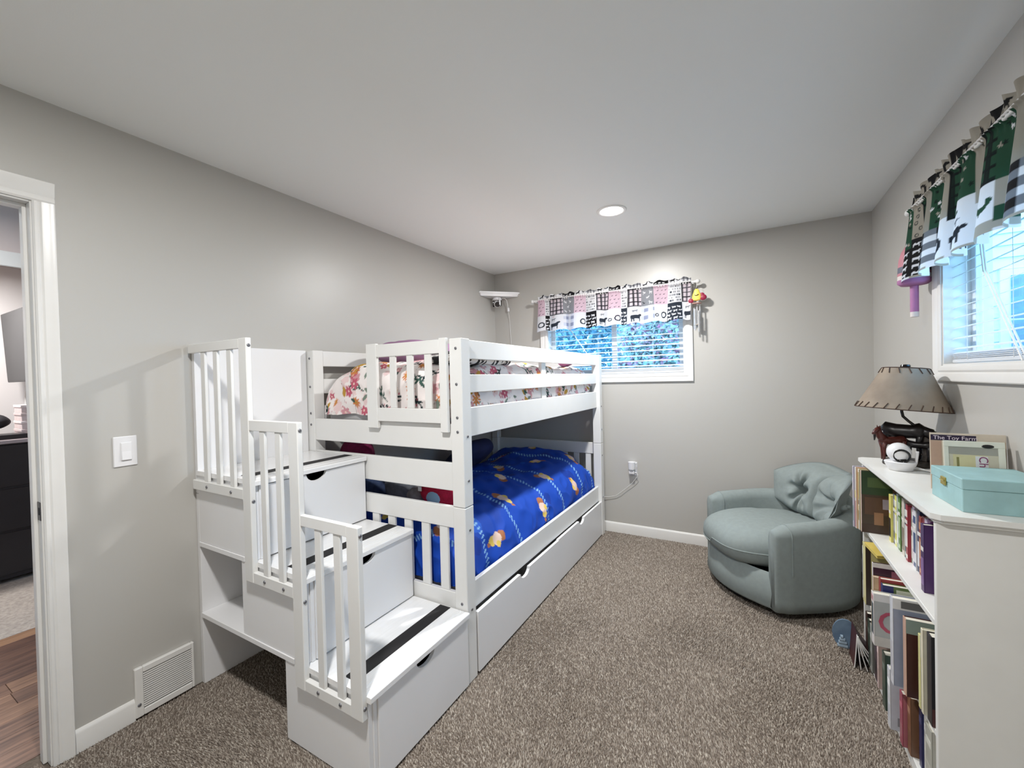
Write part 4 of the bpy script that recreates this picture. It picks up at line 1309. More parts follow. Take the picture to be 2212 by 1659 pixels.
# ================================================================== BOOKCASE
KX0, KX1, KY0, KY1, KZ = 2.714, 2.966, -1.985, -1.075, .96
S1, S2, S0 = .632, .298, .048      # shelf surfaces
def bookcase():
    t = Thing('bookcase', 'low white two-shelf bookcase under the side window', 'bookcase', (2.84, -1.53, 0))
    w = M['bookcase']
    b = MB(); b.box(KX0, KX1, KY0, KY0+.018, 0, KZ-.022, .0015); t.part('side', b, w)
    b = MB(); b.box(KX0, KX1, KY1-.018, KY1, 0, KZ-.022, .0015); t.part('side', b, w)
    ya, yb = KY0-.024, KY1+.016; xa = KX0-.014; c = .018
    b = MB()
    b.prism([(xa+.008, ya+c+.006), (xa+.008+c, ya+.008), (KX1+.002, ya+.008), (KX1+.002, yb-.008), (xa+.008+c, yb-.008), (xa+.008, yb-c-.006)], 2, KZ-.026, KZ-.016)
    b.prism([(xa, ya+c), (xa+c, ya), (KX1+.002, ya), (KX1+.002, yb), (xa+c, yb), (xa, yb-c)], 2, KZ-.016, KZ)
    t.part('top', b, w)
    for z in (S1, S2):
        b = MB(); b.box(KX0+.002, KX1-.006, KY0+.018, KY1-.018, z-.018, z, .0015); t.part('shelf', b, w)
    b = MB(); b.box(KX0+.002, KX1-.006, KY0+.018, KY1-.018, S0-.018, S0, .0015); t.part('shelf', b, w)
    b = MB(); b.box(KX0+.004, KX0+.02, KY0+.018, KY1-.018, 0, S0-.018, .001); t.part('kick_board', b, w)
    b = MB(); b.box(KX1-.006, KX1, KY0+.018, KY1-.018, .0, KZ-.026, .0005); t.part('back', b, w)
bookcase()

MC = {}
def cm(c, rough=.35):
    k = (c, rough)
    if k not in MC: MC[k] = mat('cover_%02x%02x%02x' % c, lin(*c), rough, var=.10, vscale=18)
    return MC[k]

def book(name, label, cat, group, xf, yn, t_, z0, h, d, spine, cover, prints=(), spine_prints=(), pages=True):
    """upright volume: spine at x=xf facing -x, near cover at y=yn facing the door side (-y)"""
    y0, y1 = yn, yn+t_
    t = Thing(name, label, cat, (xf+d/2, (y0+y1)/2, z0), group=group)
    b = MB(); c = min(.0022, t_*.2)
    b.box(xf, xf+d, y0, y0+c, z0, z0+h, .0006); b.box(xf, xf+d, y1-c, y1, z0, z0+h, .0006)
    t.part('cover', b, cm(cover))
    b = MB(); b.box(xf-.0012, xf+c, y0, y1, z0, z0+h, .001); sp = t.part('spine', b, cm(spine))
    b = MB(); b.box(xf+c, xf+d-.004, y0+c, y1-c, z0+.003, z0+h-.003, .0004); t.part('pages', b, M['page'])
    for q, (u0, u1, v0, v1, col) in enumerate(prints):       # fractions of the near cover
        b = MB(); b.box(xf+d*u0, xf+d*u1, y0-.0004-.00025*q, y0+.0004, z0+h*v0, z0+h*v1, .0001); t.part('cover_print', b, cm(col), parent=None)
    for q, (v0, v1, col) in enumerate(spine_prints):
        b = MB(); b.box(xf-.0016-.0002*q, xf-.0006, y0+t_*.1, y1-t_*.1, z0+h*v0, z0+h*v1, .0001); t.part('spine_print', b, cm(col), parent=sp)
    return t

ORD = ['first', 'second', 'third', 'fourth', 'fifth', 'sixth', 'seventh', 'eighth', 'ninth', 'tenth', 'eleventh', 'twelfth', 'thirteenth', 'fourteenth',
       'fifteenth', 'sixteenth', 'seventeenth', 'eighteenth', 'nineteenth', 'twentieth', 'twenty-first', 'twenty-second', 'twenty-third', 'twenty-fourth']
def fill_shelves():
    # top shelf: tall picture books at the armchair end, pushed out over the edge
    z = S1
    G = 'tall picture books on the top shelf'
    book('picture_book', 'tall lavender-spined picture book at the armchair end of top shelf', 'book', G, 2.674, -1.118, .014, z, .292, .215, (196, 192, 206), (180, 178, 196), (), ((.1, .35, (120, 150, 150)), (.6, .8, (220, 214, 222))))
    book('picture_book', 'tall white-spined picture book on the top shelf beside the lavender one', 'book', G, 2.680, -1.138, .016, z, .290, .215, (226, 222, 216), (214, 180, 150), (), ((.02, .45, (190, 110, 96)), (.5, .62, (236, 214, 120))))
    book('picture_book', 'tall olive and white spined picture book on the top shelf', 'book', G, 2.688, -1.158, .016, z, .286, .215, (222, 218, 206), (200, 190, 150), (), ((.5, .95, (172, 150, 58)), (.42, .49, (92, 76, 60)), (.16, .32, (134, 124, 62)), (.33, .40, (206, 190, 150))))
    t = book('picture_book', 'tall dark green and brown picture book with a red patch on its cover', 'book', G, 2.692, -1.180, .012, z, .284, .22, (208, 186, 176), (70, 56, 44),
         ((.0, 1, .62, 1, (48, 70, 44)), (.1, .5, .74, .9, (78, 98, 58)), (.0, 1, .0, .14, (66, 48, 38)), (.05, .45, .3, .58, (92, 66, 50)), (.45, .8, .12, .30, (140, 84, 116)), (.55, .95, .2, .52, (142, 34, 48)), (.34, .62, .40, .56, (160, 150, 158)), (.5, .9, .56, .8, (110, 84, 66)), (.2, .35, .14, .34, (150, 112, 84))))
    sp = [('yellow and black', (222, 214, 120), (40, 40, 40)), ('slate', (98, 100, 120), (150, 150, 160)), ('pale yellow', (214, 212, 110), (240, 240, 220)), ('silver', (176, 184, 176), (230, 232, 230)),
          ('leaf green', (92, 130, 70), (180, 200, 160)), ('maroon and grey', (112, 66, 62), (170, 160, 152)), ('white and tan', (206, 198, 186), (130, 116, 100)), ('dark teal', (60, 100, 112), (200, 210, 206)),
          ('red and white', (150, 48, 60), (226, 220, 214)), ('grey green', (142, 158, 146), (216, 220, 210)), ('pink and white', (214, 190, 204), (236, 232, 234)), ('white and blue', (216, 216, 220), (60, 80, 120)),
          ('navy', (48, 58, 92), (220, 220, 224)), ('brick red', (136, 52, 46), (190, 130, 96)), ('crimson', (120, 36, 54), (160, 90, 90)), ('white and purple', (200, 186, 206), (96, 56, 104)),
          ('mauve', (134, 88, 138), (180, 150, 182)), ('violet', (98, 58, 108), (150, 110, 160)), ('dark purple', (72, 44, 92), (130, 100, 150)), ('plum', (88, 42, 84), (160, 120, 160)),
          ('cobalt', (44, 60, 130), (190, 190, 210)), ('charcoal', (52, 52, 58), (150, 150, 150)), ('olive', (120, 116, 66), (200, 196, 150))]
    y = -1.252
    r = random.Random(2)
    for i, (nm, c1, c2) in enumerate(sp):
        t_ = r.uniform(.024, .030); h = r.choice((.205, .215, .222, .228)); xf = 2.778+r.uniform(-.006, .006)-(.03 if i in (17, 18) else 0)
        if y-t_ < KY0+.022: break
        book('slim_case', '%s spined %s case from the tall picture books, top shelf' % (nm, ORD[i]), 'book', 'slim cases on the top shelf', xf, y-t_, t_-.001, S1, h, .138, c1, c1, (),
             ((.05, .12, c2), (.2+r.uniform(0, .1), .62, c2), (.78, .9, c2), (.66, .72, (230, 228, 220))) if i % 3 else ((.1, .5, c2), (.6, .66, (232, 230, 226))))
        y -= t_
    # middle shelf
    z = S2; G = 'picture books on the middle shelf'
    def mb(nm, lab, xf, yn, t_, zt, d, sp_, cv, pr=(), spr=()): book(nm, lab, 'book', G, xf, yn, t_, z, zt-z, d, sp_, cv, pr, spr)
    mb('picture_book', 'pale lavender book at the armchair end of the middle shelf', 2.705, -1.132, .018, .548, .2, (206, 206, 216), (150, 152, 172), ((0, 1, .3, .85, (120, 124, 150)),), ((.35, .85, (132, 136, 160)),))
    mb('picture_book', 'thick cream-yellow ring-bound book on the middle shelf', 2.702, -1.190, .050, .576, .19, (214, 206, 150), (196, 186, 128), ((0, .1, 0, 1, (60, 50, 44)),), ((.1, .9, (222, 216, 170)),))
    mb('picture_book', 'dark plum book with white top edge on the middle shelf', 2.696, -1.352, .014, .556, .2, (216, 210, 210), (66, 44, 58), ((0, 1, .93, 1, (226, 222, 218)), (.3, .8, .72, .9, (150, 92, 110))))
    mb('picture_book', 'beige book leaning behind the pink ones on the middle shelf', 2.694, -1.374, .018, .505, .2, (200, 176, 150), (196, 172, 140), ((.4, .9, .2, .98, (196, 160, 156)),))
    mb('picture_book', 'tan and brown short book on the middle shelf', 2.684, -1.410, .030, .452, .18, (186, 160, 124), (176, 150, 104), ((0, .5, .5, 1, (150, 120, 78)),))
    book('alphabet_book', 'tall white book with a big pink letter on its grey cover, middle shelf', 'book', G, 2.660, -1.540, .032, z, .205, .2, (222, 216, 214), (170, 172, 170), ((.0, 1, .86, 1, (214, 212, 210)), (.0, 1, .0, .18, (196, 192, 186))), ((.2, .8, (84, 92, 96)), (.85, .95, (198, 150, 156))))
    mb('picture_book', 'red-edged book with pale label on the middle shelf', 2.698, -1.462, .026, .535, .2, (150, 62, 62), (146, 58, 60), ((.06, 1, 0, .94, (196, 180, 158)),))
    mb('picture_book', 'green book with navy spine on the middle shelf', 2.698, -1.494, .026, .524, .2, (52, 56, 104), (92, 112, 66), ((0, .16, 0, 1, (44, 48, 100)), (.2, 1, .82, .95, (206, 210, 190))))
    mb('picture_book', 'glossy white and slate blue book with crimson panel, middle shelf', 2.662, -1.782, .030, .600, .21, (206, 208, 214), (138, 146, 164), ((0, 1, .88, 1, (200, 200, 200)), (.2, .75, .0, .66, (134, 48, 72)), (.1, .4, .9, .98, (90, 90, 92))), ((.1, .5, (190, 190, 196)),))
    mb('picture_book', 'dark maroon book with grey-green top band, middle shelf', 2.684, -1.828, .028, .556, .21, (196, 160, 140), (58, 24, 26), ((0, 1, .82, 1, (120, 134, 130)), (.25, .65, .34, .5, (140, 74, 68)), (.4, .75, .08, .2, (150, 128, 92)), (.3, .4, .22, .3, (216, 200, 180))))
    mb('picture_book', 'pale yellow thin book near the end panel, middle shelf', 2.706, -1.876, .016, .536, .18, (214, 210, 150), (206, 200, 140), ((0, 1, .7, 1, (190, 196, 200)),))
    mb('picture_book', 'cream speckled thin book near the end panel, middle shelf', 2.706, -1.900, .016, .566, .18, (220, 214, 190), (200, 196, 176))
    mb('picture_book', 'black book against the end panel of the middle shelf', 2.712, -1.950, .036, .572, .18, (36, 34, 38), (24, 22, 26), ((0, 1, 0, .2, (70, 34, 34)),))
    # two yellow booklets slipped aslant on top
    for i, (zz, lb) in enumerate(((.574, 'lower yellow booklet lying aslant on the middle shelf books'), (.582, 'upper yellow booklet lying aslant on the middle shelf books'))):
        Mx = Matrix.Translation((2.79, -1.24, zz)) @ Matrix.Rotation(math.radians(10), 4, 'X') @ Matrix.Rotation(math.radians(12), 4, 'Z')
        b = MB(); b.box(-.085, .085, -.055, .055, 0, .006, .0006, M=Mx)
        single('booklet', b, cm((206, 184, 96)), lb, 'booklet', group='yellow booklets')
    # bottom shelf
    z = S0; G = 'books on the bottom shelf'
    lo = [('dark brown book at the armchair end of the bottom shelf', 2.704, -1.200, .03, .262, (70, 52, 46), (44, 34, 32)), ('black and green book on the bottom shelf', 2.702, -1.250, .03, .255, (60, 72, 62), (36, 42, 40)),
          ('grey striped book on the bottom shelf', 2.700, -1.300, .03, .258, (150, 152, 146), (110, 110, 106)), ('dark plum book on the bottom shelf', 2.704, -1.360, .036, .262, (64, 46, 58), (30, 24, 30)),
          ('pale pink thin book on the bottom shelf', 2.700, -1.405, .02, .260, (200, 176, 172), (180, 158, 150)), ('dark green book on the bottom shelf', 2.692, -1.540, .040, .268, (70, 82, 72), (60, 76, 66)),
          ('white and grey snow-scene book on the bottom shelf', 2.684, -1.640, .032, .272, (206, 208, 212), (186, 190, 198)), ('red and pink book on the bottom shelf', 2.700, -1.716, .030, .236, (150, 66, 84), (160, 96, 104)),
          ('brown illustrated book on the bottom shelf', 2.712, -1.752, .030, .250, (122, 84, 60), (112, 80, 58)), ('navy book on the bottom shelf', 2.728, -1.800, .024, .262, (40, 42, 84), (46, 48, 90)),
          ('white-edged book on the bottom shelf beside the navy one', 2.732, -1.830, .022, .258, (216, 214, 206), (206, 204, 196)), ('grey ribbed folder against the end panel, bottom shelf', 2.724, -1.900, .05, .25, (170, 170, 160), (180, 178, 168))]
    for (lb, xf, yn, t_, zt, c1, c2) in lo:
        pr = ((.3, .9, .3, .8, tuple(min(255, int(v*1.25)+12) for v in c2)), (.1, .7, .08, .22, tuple(int(v*.7) for v in c2)))
        book('picture_book', lb, 'book', G, xf, yn, t_, z, zt-z, .2, c1, c2, pr, ((.15, .4, c2), (.7, .8, tuple(min(255, v+40) for v in c1))))
fill_shelves()

def text_on(name, s, size, mtx, m, parent, org):
    cu = bpy.data.curves.new(name, 'FONT'); cu.body = s; cu.size = size; cu.extrude = .0003; cu.align_x = 'LEFT'; cu.resolution_u = 3
    o = bpy.data.objects.new(name+'_tmp', cu); COL.objects.link(o)
    dg = bpy.context.evaluated_depsgraph_get(); me = bpy.data.meshes.new_from_object(o.evaluated_get(dg))
    bpy.data.objects.remove(o); me.transform(mtx)
    me.transform(Matrix.Translation(-Vector(org)))
    me.materials.clear(); me.materials.append(m); me.name = name
    return link(name, me, parent)
# letter on the alphabet book
_ab = bpy.data.objects['alphabet_book']
text_on('cover_letter', 'G', .125, Matrix.Translation((2.667, -1.5412, .355)) @ Matrix.Rotation(PI/2, 4, 'X'), cm((178, 80, 100)), _ab, tuple(_ab.location))

# ------------------------------------------------------------------ on the bookcase
def on_top():
    z = KZ
    # pale green-blue keepsake box
    tm, tl = mat('teal_board', lin(148, 184, 186), .6, var=.10, vscale=16, detail=6), None
    t = Thing('keepsake_box', 'pale teal lidded box with brass clasp on the bookcase', 'box', (2.876, -1.842, z))
    Mx = Matrix.Translation((2.876, -1.842, z)) @ Matrix.Rotation(math.radians(2), 4, 'Z')
    b = MB(); b.box(-.097, .094, -.103, .105, .0, .066, .0015, M=Mx); t.part('body', b, tm)
    b = MB(); b.box(-.099, .096, -.105, .107, .0665, .098, .002, M=Mx); t.part('lid', b, tm)
    br = mat('brass', lin(176, 160, 86), .4, metal=.7, var=.15, vscale=60)
    b = MB(); b.box(-.1025, -.0985, -.006, .026, .054, .079, .001, M=Mx); cl = t.part('clasp', b, br)
    b = MB(); b.tube([Mx @ Vector((-.1035, -.004, .069)), Mx @ Vector((-.1035, .024, .069))], .0022, 8); t.part('clasp_pin', b, br, parent=cl)
    # book propped behind it
    t = Thing('picture_book', 'upright farm picture book with dark title strip behind the teal box', 'book', (2.88, -1.642, z))
    Mx = Matrix.Translation((2.798, -1.650, z)) @ Matrix.Rotation(math.radians(-7), 4, 'Z') @ Matrix.Rotation(math.radians(-5), 4, 'X')
    b = MB(); b.box(0, .180, -.004, .004, 0, .196, .001, M=Mx); t.part('cover', b, cm((196, 180, 160)))
    b = MB(); b.box(.001, .179, -.0045, -.0036, .172, .1955, .0001, M=Mx); t.part('cover_print', b, cm((206, 196, 180)))
    b = MB(); b.box(.002, .112, -.0052, -.0044, .170, .1895, .0001, M=Mx); st = t.part('title_strip', b, cm((38, 26, 58)))
    b = MB(); b.box(.002, .028, -.0050, -.0042, .01, .168, .0001, M=Mx); t.part('cover_print', b, cm((186, 158, 140)))
    b = MB(); b.box(.13, .168, -.0050, -.0042, .01, .152, .0001, M=Mx); t.part('cover_print', b, cm((126, 48, 40)))
    b = MB(); b.box(.128, .17, -.0050, -.0042, .153, .171, .0001, M=Mx); t.part('cover_print', b, cm((176, 140, 104)))
    text_on('title', 'The Toy Farm', .0185, Mx @ Matrix.Translation((.008, -.0056, .1735)) @ Matrix.Rotation(PI/2, 4, 'X'), cm((226, 216, 226)), t.e, t.org)
    t = Thing('framed_print', 'upright pale frame with a sideways purple word behind the teal box', 'picture', (2.89, -1.70, z))
    Mx = Matrix.Translation((2.815, -1.716, z)) @ Matrix.Rotation(math.radians(-3), 4, 'Z') @ Matrix.Rotation(math.radians(-8), 4, 'X')
    b = MB(); b.box(0, .142, -.006, .006, 0, .178, .0015, M=Mx); t.part('backing', b, cm((190, 186, 168)))
    fm = cm((214, 216, 204))
    for (a, c, e, g) in ((0, .142, .158, .178), (0, .142, 0, .016), (0, .012, .016, .158), (.126, .142, .016, .158)):
        b = MB(); b.box(a, c, -.009, -.0055, e, g, .001, M=Mx); t.part('frame_bar', b, fm)
    b = MB(); b.box(.012, .126, -.0068, -.0058, .134, .158, .0001, M=Mx); t.part('print', b, cm((150, 150, 142)))
    b = MB(); b.box(.022, .104, -.0070, -.0060, .016, .132, .0001, M=Mx); pr = t.part('print', b, cm((196, 190, 150)))
    b = MB(); b.box(.074, .103, -.0074, -.0064, .016, .130, .0001, M=Mx); t.part('print', b, cm((206, 208, 210)), parent=pr)
    b = MB(); b.box(.030, .036, -.0074, -.0064, .03, .124, .0001, M=Mx); t.part('print', b, cm((120, 116, 70)), parent=pr)
    b = MB(); b.ball((0, 0, 0), .012, 12, 8, sc=(1.2, .15, .5), M=Mx.to_3x3()); b.v = [tuple(Vector(p)+(Mx @ Vector((.103, -.0098, .163)))) for p in b.v]; t.part('print', b, cm((20, 18, 22)))
    text_on('word', 'Chu', .030, Mx @ Matrix.Translation((.082, -.0078, .130)) @ Matrix.Rotation(PI/2, 4, 'X') @ Matrix.Rotation(-PI/2, 4, 'Z'), cm((124, 44, 92)), t.e, t.org)
    # white camera with round dark-ringed face
    cx, cy = 2.792, -1.337
    t = Thing('security_camera', 'white ball-headed security camera standing on the bookcase', 'camera', (cx, cy, z), group='white security cameras')
    b = MB(smooth=True, ang=50); b.lathe([(.034, 0), (.038, .002), (.049, .024), (.052, .036), (.050, .038), (.012, .036)], (cx, cy, z), 28); t.part('base', b, M['plastic'])
    c = Vector((cx-.004, cy+.002, z+.074))
    b = MB(smooth=True, ang=50); b.ball(tuple(c), .040, 24, 16); hd = t.part('head', b, M['plastic'])
    d = Vector((-.30, -.93, -.22)).normalized()
    u = d.cross(Vector((0, 0, 1))).normalized(); v = u.cross(d)
    e = c+u*-.012+v*-.003
    b = MB(smooth=True); b.tube([e+d*.034+u*.024*math.cos(a)+v*.026*math.sin(a)-d*(.010*(.5+.5*math.cos(a))*0) for a in [2*PI*k/24 for k in range(25)]], .0042, 8); t.part('face_ring', b, M['blackpl'], parent=hd)
    b = MB(smooth=True); b.ball(tuple(e+d*.029-v*.024), .016, 14, 8, sc=(1.1, .6, .8)); t.part('lens', b, M['blackpl'], parent=hd)
    b = MB(smooth=True); b.tube([(cx+.047, cy-.006, z+.030), (cx+.052, cy-.006, z+.082)], [.0048, .0056], 10); t.part('antenna', b, M['plastic'])
    b = MB(smooth=True); b.tube([(cx+.045, cy+.01, z+.014), (cx+.075, cy-.01, z+.008), (cx+.11, cy-.06, z+.005), (cx+.15, cy-.16, z+.004)], .003, 7); t.part('cable', b, M['cord'])
    b = MB(smooth=True); b.tube([(2.90, -1.30, z+.006), (2.92, -1.33, z+.03), (2.955, -1.35, z+.03), (2.962, -1.36, z+.006), (2.93, -1.44, z+.005), (2.90, -1.52, z+.005)], .0036, 7)
    single('power_cable', b, M['blackpl'], 'black power cable looping on the bookcase behind the lamp', 'cable')
on_top()

def horse_mb(M_, s=1., look=0., graze=False, fat=1.):
    b = MB(smooth=True, ang=180)
    def T(p): return M_ @ (Vector(p)*s)
    def tb(pts, rs, n=10): b.tube([T(p) for p in pts], [r*s for r in rs], n)
    tb([(-.062, 0, .102), (-.05, 0, .104), (-.02, 0, .100), (.02, 0, .100), (.045, 0, .104), (.06, 0, .106)], [.008*fat, .0225*fat, .0205*fat, .0195*fat, .023*fat, .010*fat], 14)   # trunk
    if graze:
        tb([(.040, 0, .106), (.066, 0, .098), (.086, 0, .074), (.096, 0, .058)], [.021, .017, .012, .010]); tb([(.094, 0, .062), (.102, 0, .044), (.106, 0, .020), (.104, 0, .012)], [.009, .011, .008, .006])
    if not graze: tb([(.040, 0, .108), (.058, 0, .128), (.068, look*.01, .150), (.072, look*.02, .162)], [.021, .017, .013, .011])                                     # neck
    if not graze: tb([(.066, look*.02, .166), (.078, look*.028, .160), (.094, look*.04, .146), (.102, look*.046, .138)], [.009, .0115, .008, .006])                      # head
    for sy in (() if graze else (-.008, .008)): tb([(.068, look*.02+sy, .168), (.069, look*.02+sy*1.2, .182)], [.004, .001], 6)
    for (x, y, f) in ((.042, .011, .004), (.046, -.011, -.006)): tb([(x, y, .10), (x+f, y, .062), (x+f, y, .030), (x+f*1.2, y, .004)], [.012, .0075, .0052, .0062], 8)
    for (x, y, f) in ((-.045, .011, -.004), (-.048, -.011, .006)): tb([(x, y, .10), (x+f, y, .066), (x-.010+f, y, .036), (x-.004+f, y, .004)], [.015, .0095, .0055, .0062], 8)
    tb([(-.062, 0, .112), (-.078, 0, .096), (-.080, 0, .060)], [.004, .007, .002], 8)
    if not graze: tb([(.048, 0, .132), (.058, 0, .150), (.064, 0, .168)], [.003, .0055, .003], 6)
    return b

def table_lamp():
    z = KZ; cx, cy = 2.852, -1.205
    t = Thing('table_lamp', 'table lamp with horse figurine base and laced hide shade', 'lamp', (cx, cy, z))
    dk = mat('figurine_base', lin(44, 38, 34), .5, var=.35, vscale=40, bump=.6, bscale=90)
    b = MB(smooth=True, ang=60); b.lathe([(.088, 0), (.09, .004), (.087, .018), (.078, .023), (.001, .027)], (cx, cy, z), 32, sx=1, sy=.78); t.part('base', b, dk)
    bl = mat('black_horse', lin(22, 18, 20), .35, var=.2, vscale=50); rd = mat('chestnut_horse', lin(78, 34, 28), .35, var=.2, vscale=50)
    Mx = Matrix.Translation((cx-.012, cy+.022, z+.022)) @ Matrix.Rotation(math.radians(-22), 4, 'Z')
    b = horse_mb(Mx, 1.24, 0, True, 1.25); t.part('horse', b, bl, label='black horse figurine')
    Mx = Matrix.Translation((cx-.058, cy-.010, z+.020)) @ Matrix.Rotation(math.radians(205), 4, 'Z')
    b = horse_mb(Mx, .86, .3); t.part('horse', b, rd, label='chestnut horse figurine')
    Mx = Matrix.Translation((cx+.03, cy-.018, z+.022)) @ Matrix.Rotation(math.radians(-25), 4, 'Z')
    b = horse_mb(Mx, .70, 0, True); t.part('horse', b, bl, label='black foal figurine')
    # stump, leaf, bent rod
    b = MB(smooth=True, ang=60); r = random.Random(3)
    b.tube([(cx+.064, cy-.004, z+.015), (cx+.062, cy-.004, z+.06), (cx+.058, cy-.002, z+.105), (cx+.056, cy, z+.15)], [.026, .020, .015, .011], 10)
    for k in range(7):
        a = r.uniform(0, 6.28); zz = z+.03+.016*k
        b.tube([(cx+.06+.012*math.cos(a), cy+.012*math.sin(a), zz), (cx+.06+.028*math.cos(a), cy+.028*math.sin(a), zz+.008)], [.006, .002], 6)
    t.part('stump', b, mat('stump_bark', lin(72, 66, 62), .8, var=.4, vscale=60, bump=.8, bscale=120))
    gl = flat('leaf_green', 76, 84, 46, .6)
    b = MB(smooth=True); b.ball((cx+.056, cy-.006, z+.156), .02, 14, 8, sc=(1.3, .8, .45)); b.tube([(cx+.05, cy-.01, z+.16), (cx+.086, cy-.012, z+.150)], [.009, .001], 8); t.part('leaf', b, gl)
    b = MB(smooth=True); b.tube([(cx+.052, cy, z+.145), (cx+.03, cy, z+.165), (cx+.0, cy, z+.193), (cx-.018, cy, z+.214), (cx-.022, cy, z+.235), (cx-.022, cy, z+.42)], .0055, 10); t.part('rod', b, M['blackpl'])
    # shade: stitched hide cone
    hide = mat('hide_shade', lin(170, 155, 137), .7, col2=lin(128, 114, 100), vscale=6, detail=6, contrast=(.35, .75), transl=.2, bump=.2, bscale=60)
    sx, sy, z0, z1, r0, r1 = cx-.022, cy, z+.245, z+.425, .160, .077
    tl = Matrix.Translation((sx, sy, z0)) @ Matrix.Rotation(math.radians(5), 4, 'Y') @ Matrix.Rotation(math.radians(-2), 4, 'X')
    b = MB(smooth=True, ang=60)
    hh = z1-z0
    b.lathe([(r0, 0), (r1, hh), (r1-.002, hh), (r0-.003, .001), (r0, 0)], (0, 0, 0), 48, M=tl); sh = t.part('shade', b, hide)
    lc = flat('lacing', 70, 50, 38, .8)
    for cnt, f0, f1, f2, d1, d2 in ((26, 0., .06, .13, .03, .07), (15, 1., .94, .87, .05, .10)):      # lacing stitches, lower and upper rims
        for k in range(cnt):
            a = 2*PI*k/cnt
            p = lambda f, off, da: tl @ Vector(((r0+(r1-r0)*f+off)*math.cos(a+da), (r0+(r1-r0)*f+off)*math.sin(a+da), hh*f))
            b = MB(smooth=True); b.tube([p(f0, .002, 0), p(f1, .002, d1), p(f2, .002, d2)], .0017, 5); t.part('stitch', b, lc, parent=sh)
    b = MB(smooth=True)
    for rr, zz in ((r0, 0), (r1, hh)): b.tube([tl @ Vector((rr*math.cos(2*PI*k/40), rr*math.sin(2*PI*k/40), zz)) for k in range(41)], .0022, 6)
    t.part('rim', b, lc, parent=sh)
    b = MB(smooth=True); b.lathe([(.004, 0), (.006, .004), (.015, .008), (.018, .014), (.015, .021), (.001, .023)], tuple(tl @ Vector((0, 0, hh-.004))), 16); t.part('finial', b, M['blackpl'])
    b = MB()
    for k in range(3):
        a = 2*PI*k/3; b.tube([tl @ Vector((0, 0, hh-.004)), tl @ Vector((r1*math.cos(a), r1*math.sin(a), hh-.004))], .0015, 5)
    t.part('spider', b, M['blackpl'])
table_lamp()

# open board book on the carpet in front of the bookcase
def floor_book():
    t = Thing('board_book', 'open blue board book standing on the carpet before the bookcase', 'book', (2.665, -1.13, 0))
    b = MB(smooth=True, ang=40); n = 18; poly = []
    for k in range(n):
        a = 2*PI*k/n; poly.append((2.640+.052*math.cos(a), .088+.072*math.sin(a)))
    b.prism(poly, 1, -1.088, -1.082); t.part('cover', b, mat('cloud_cover', lin(96, 120, 146), .5, col2=lin(126, 152, 176), vscale=14))
    b = MB(smooth=True)
    for k, (w, zz) in enumerate(((.040, .030), (.036, .046), (.030, .060), (.022, .074))):
        b.tube([(2.608+.004*k, -1.091, zz), (2.608+w, -1.091, zz)], .0085, 8)
    t.part('cloud_print', b, mat('cloud_pale', lin(150, 170, 186), .5, var=.04, vscale=30))
    cols = [(70, 34, 36), (96, 84, 112), (60, 44, 76), (58, 76, 62), (84, 62, 66)]
    for k in range(6):
        a = math.radians(-4+k*8.5)
        pts = []
        for s in range(7):
            q = s/6; pts.append((2.664+math.sin(a)*.155*q*(.6+.4*q), .160-math.cos(a*.8)*.158*q))
        poly = pts+[(x+.0022, zz+.0006) for x, zz in reversed(pts)]
        b = MB(); b.prism(poly, 1, -1.21-.004*k, -1.09); o = t.part('leaf_board', b, cm(cols[k % 5], .5))
        b = MB(); b.tube([(x, -1.2105-.004*k, zz) for x, zz in pts], .0022, 5); t.part('board_edge', b, M['cord'], parent=o)
floor_book()

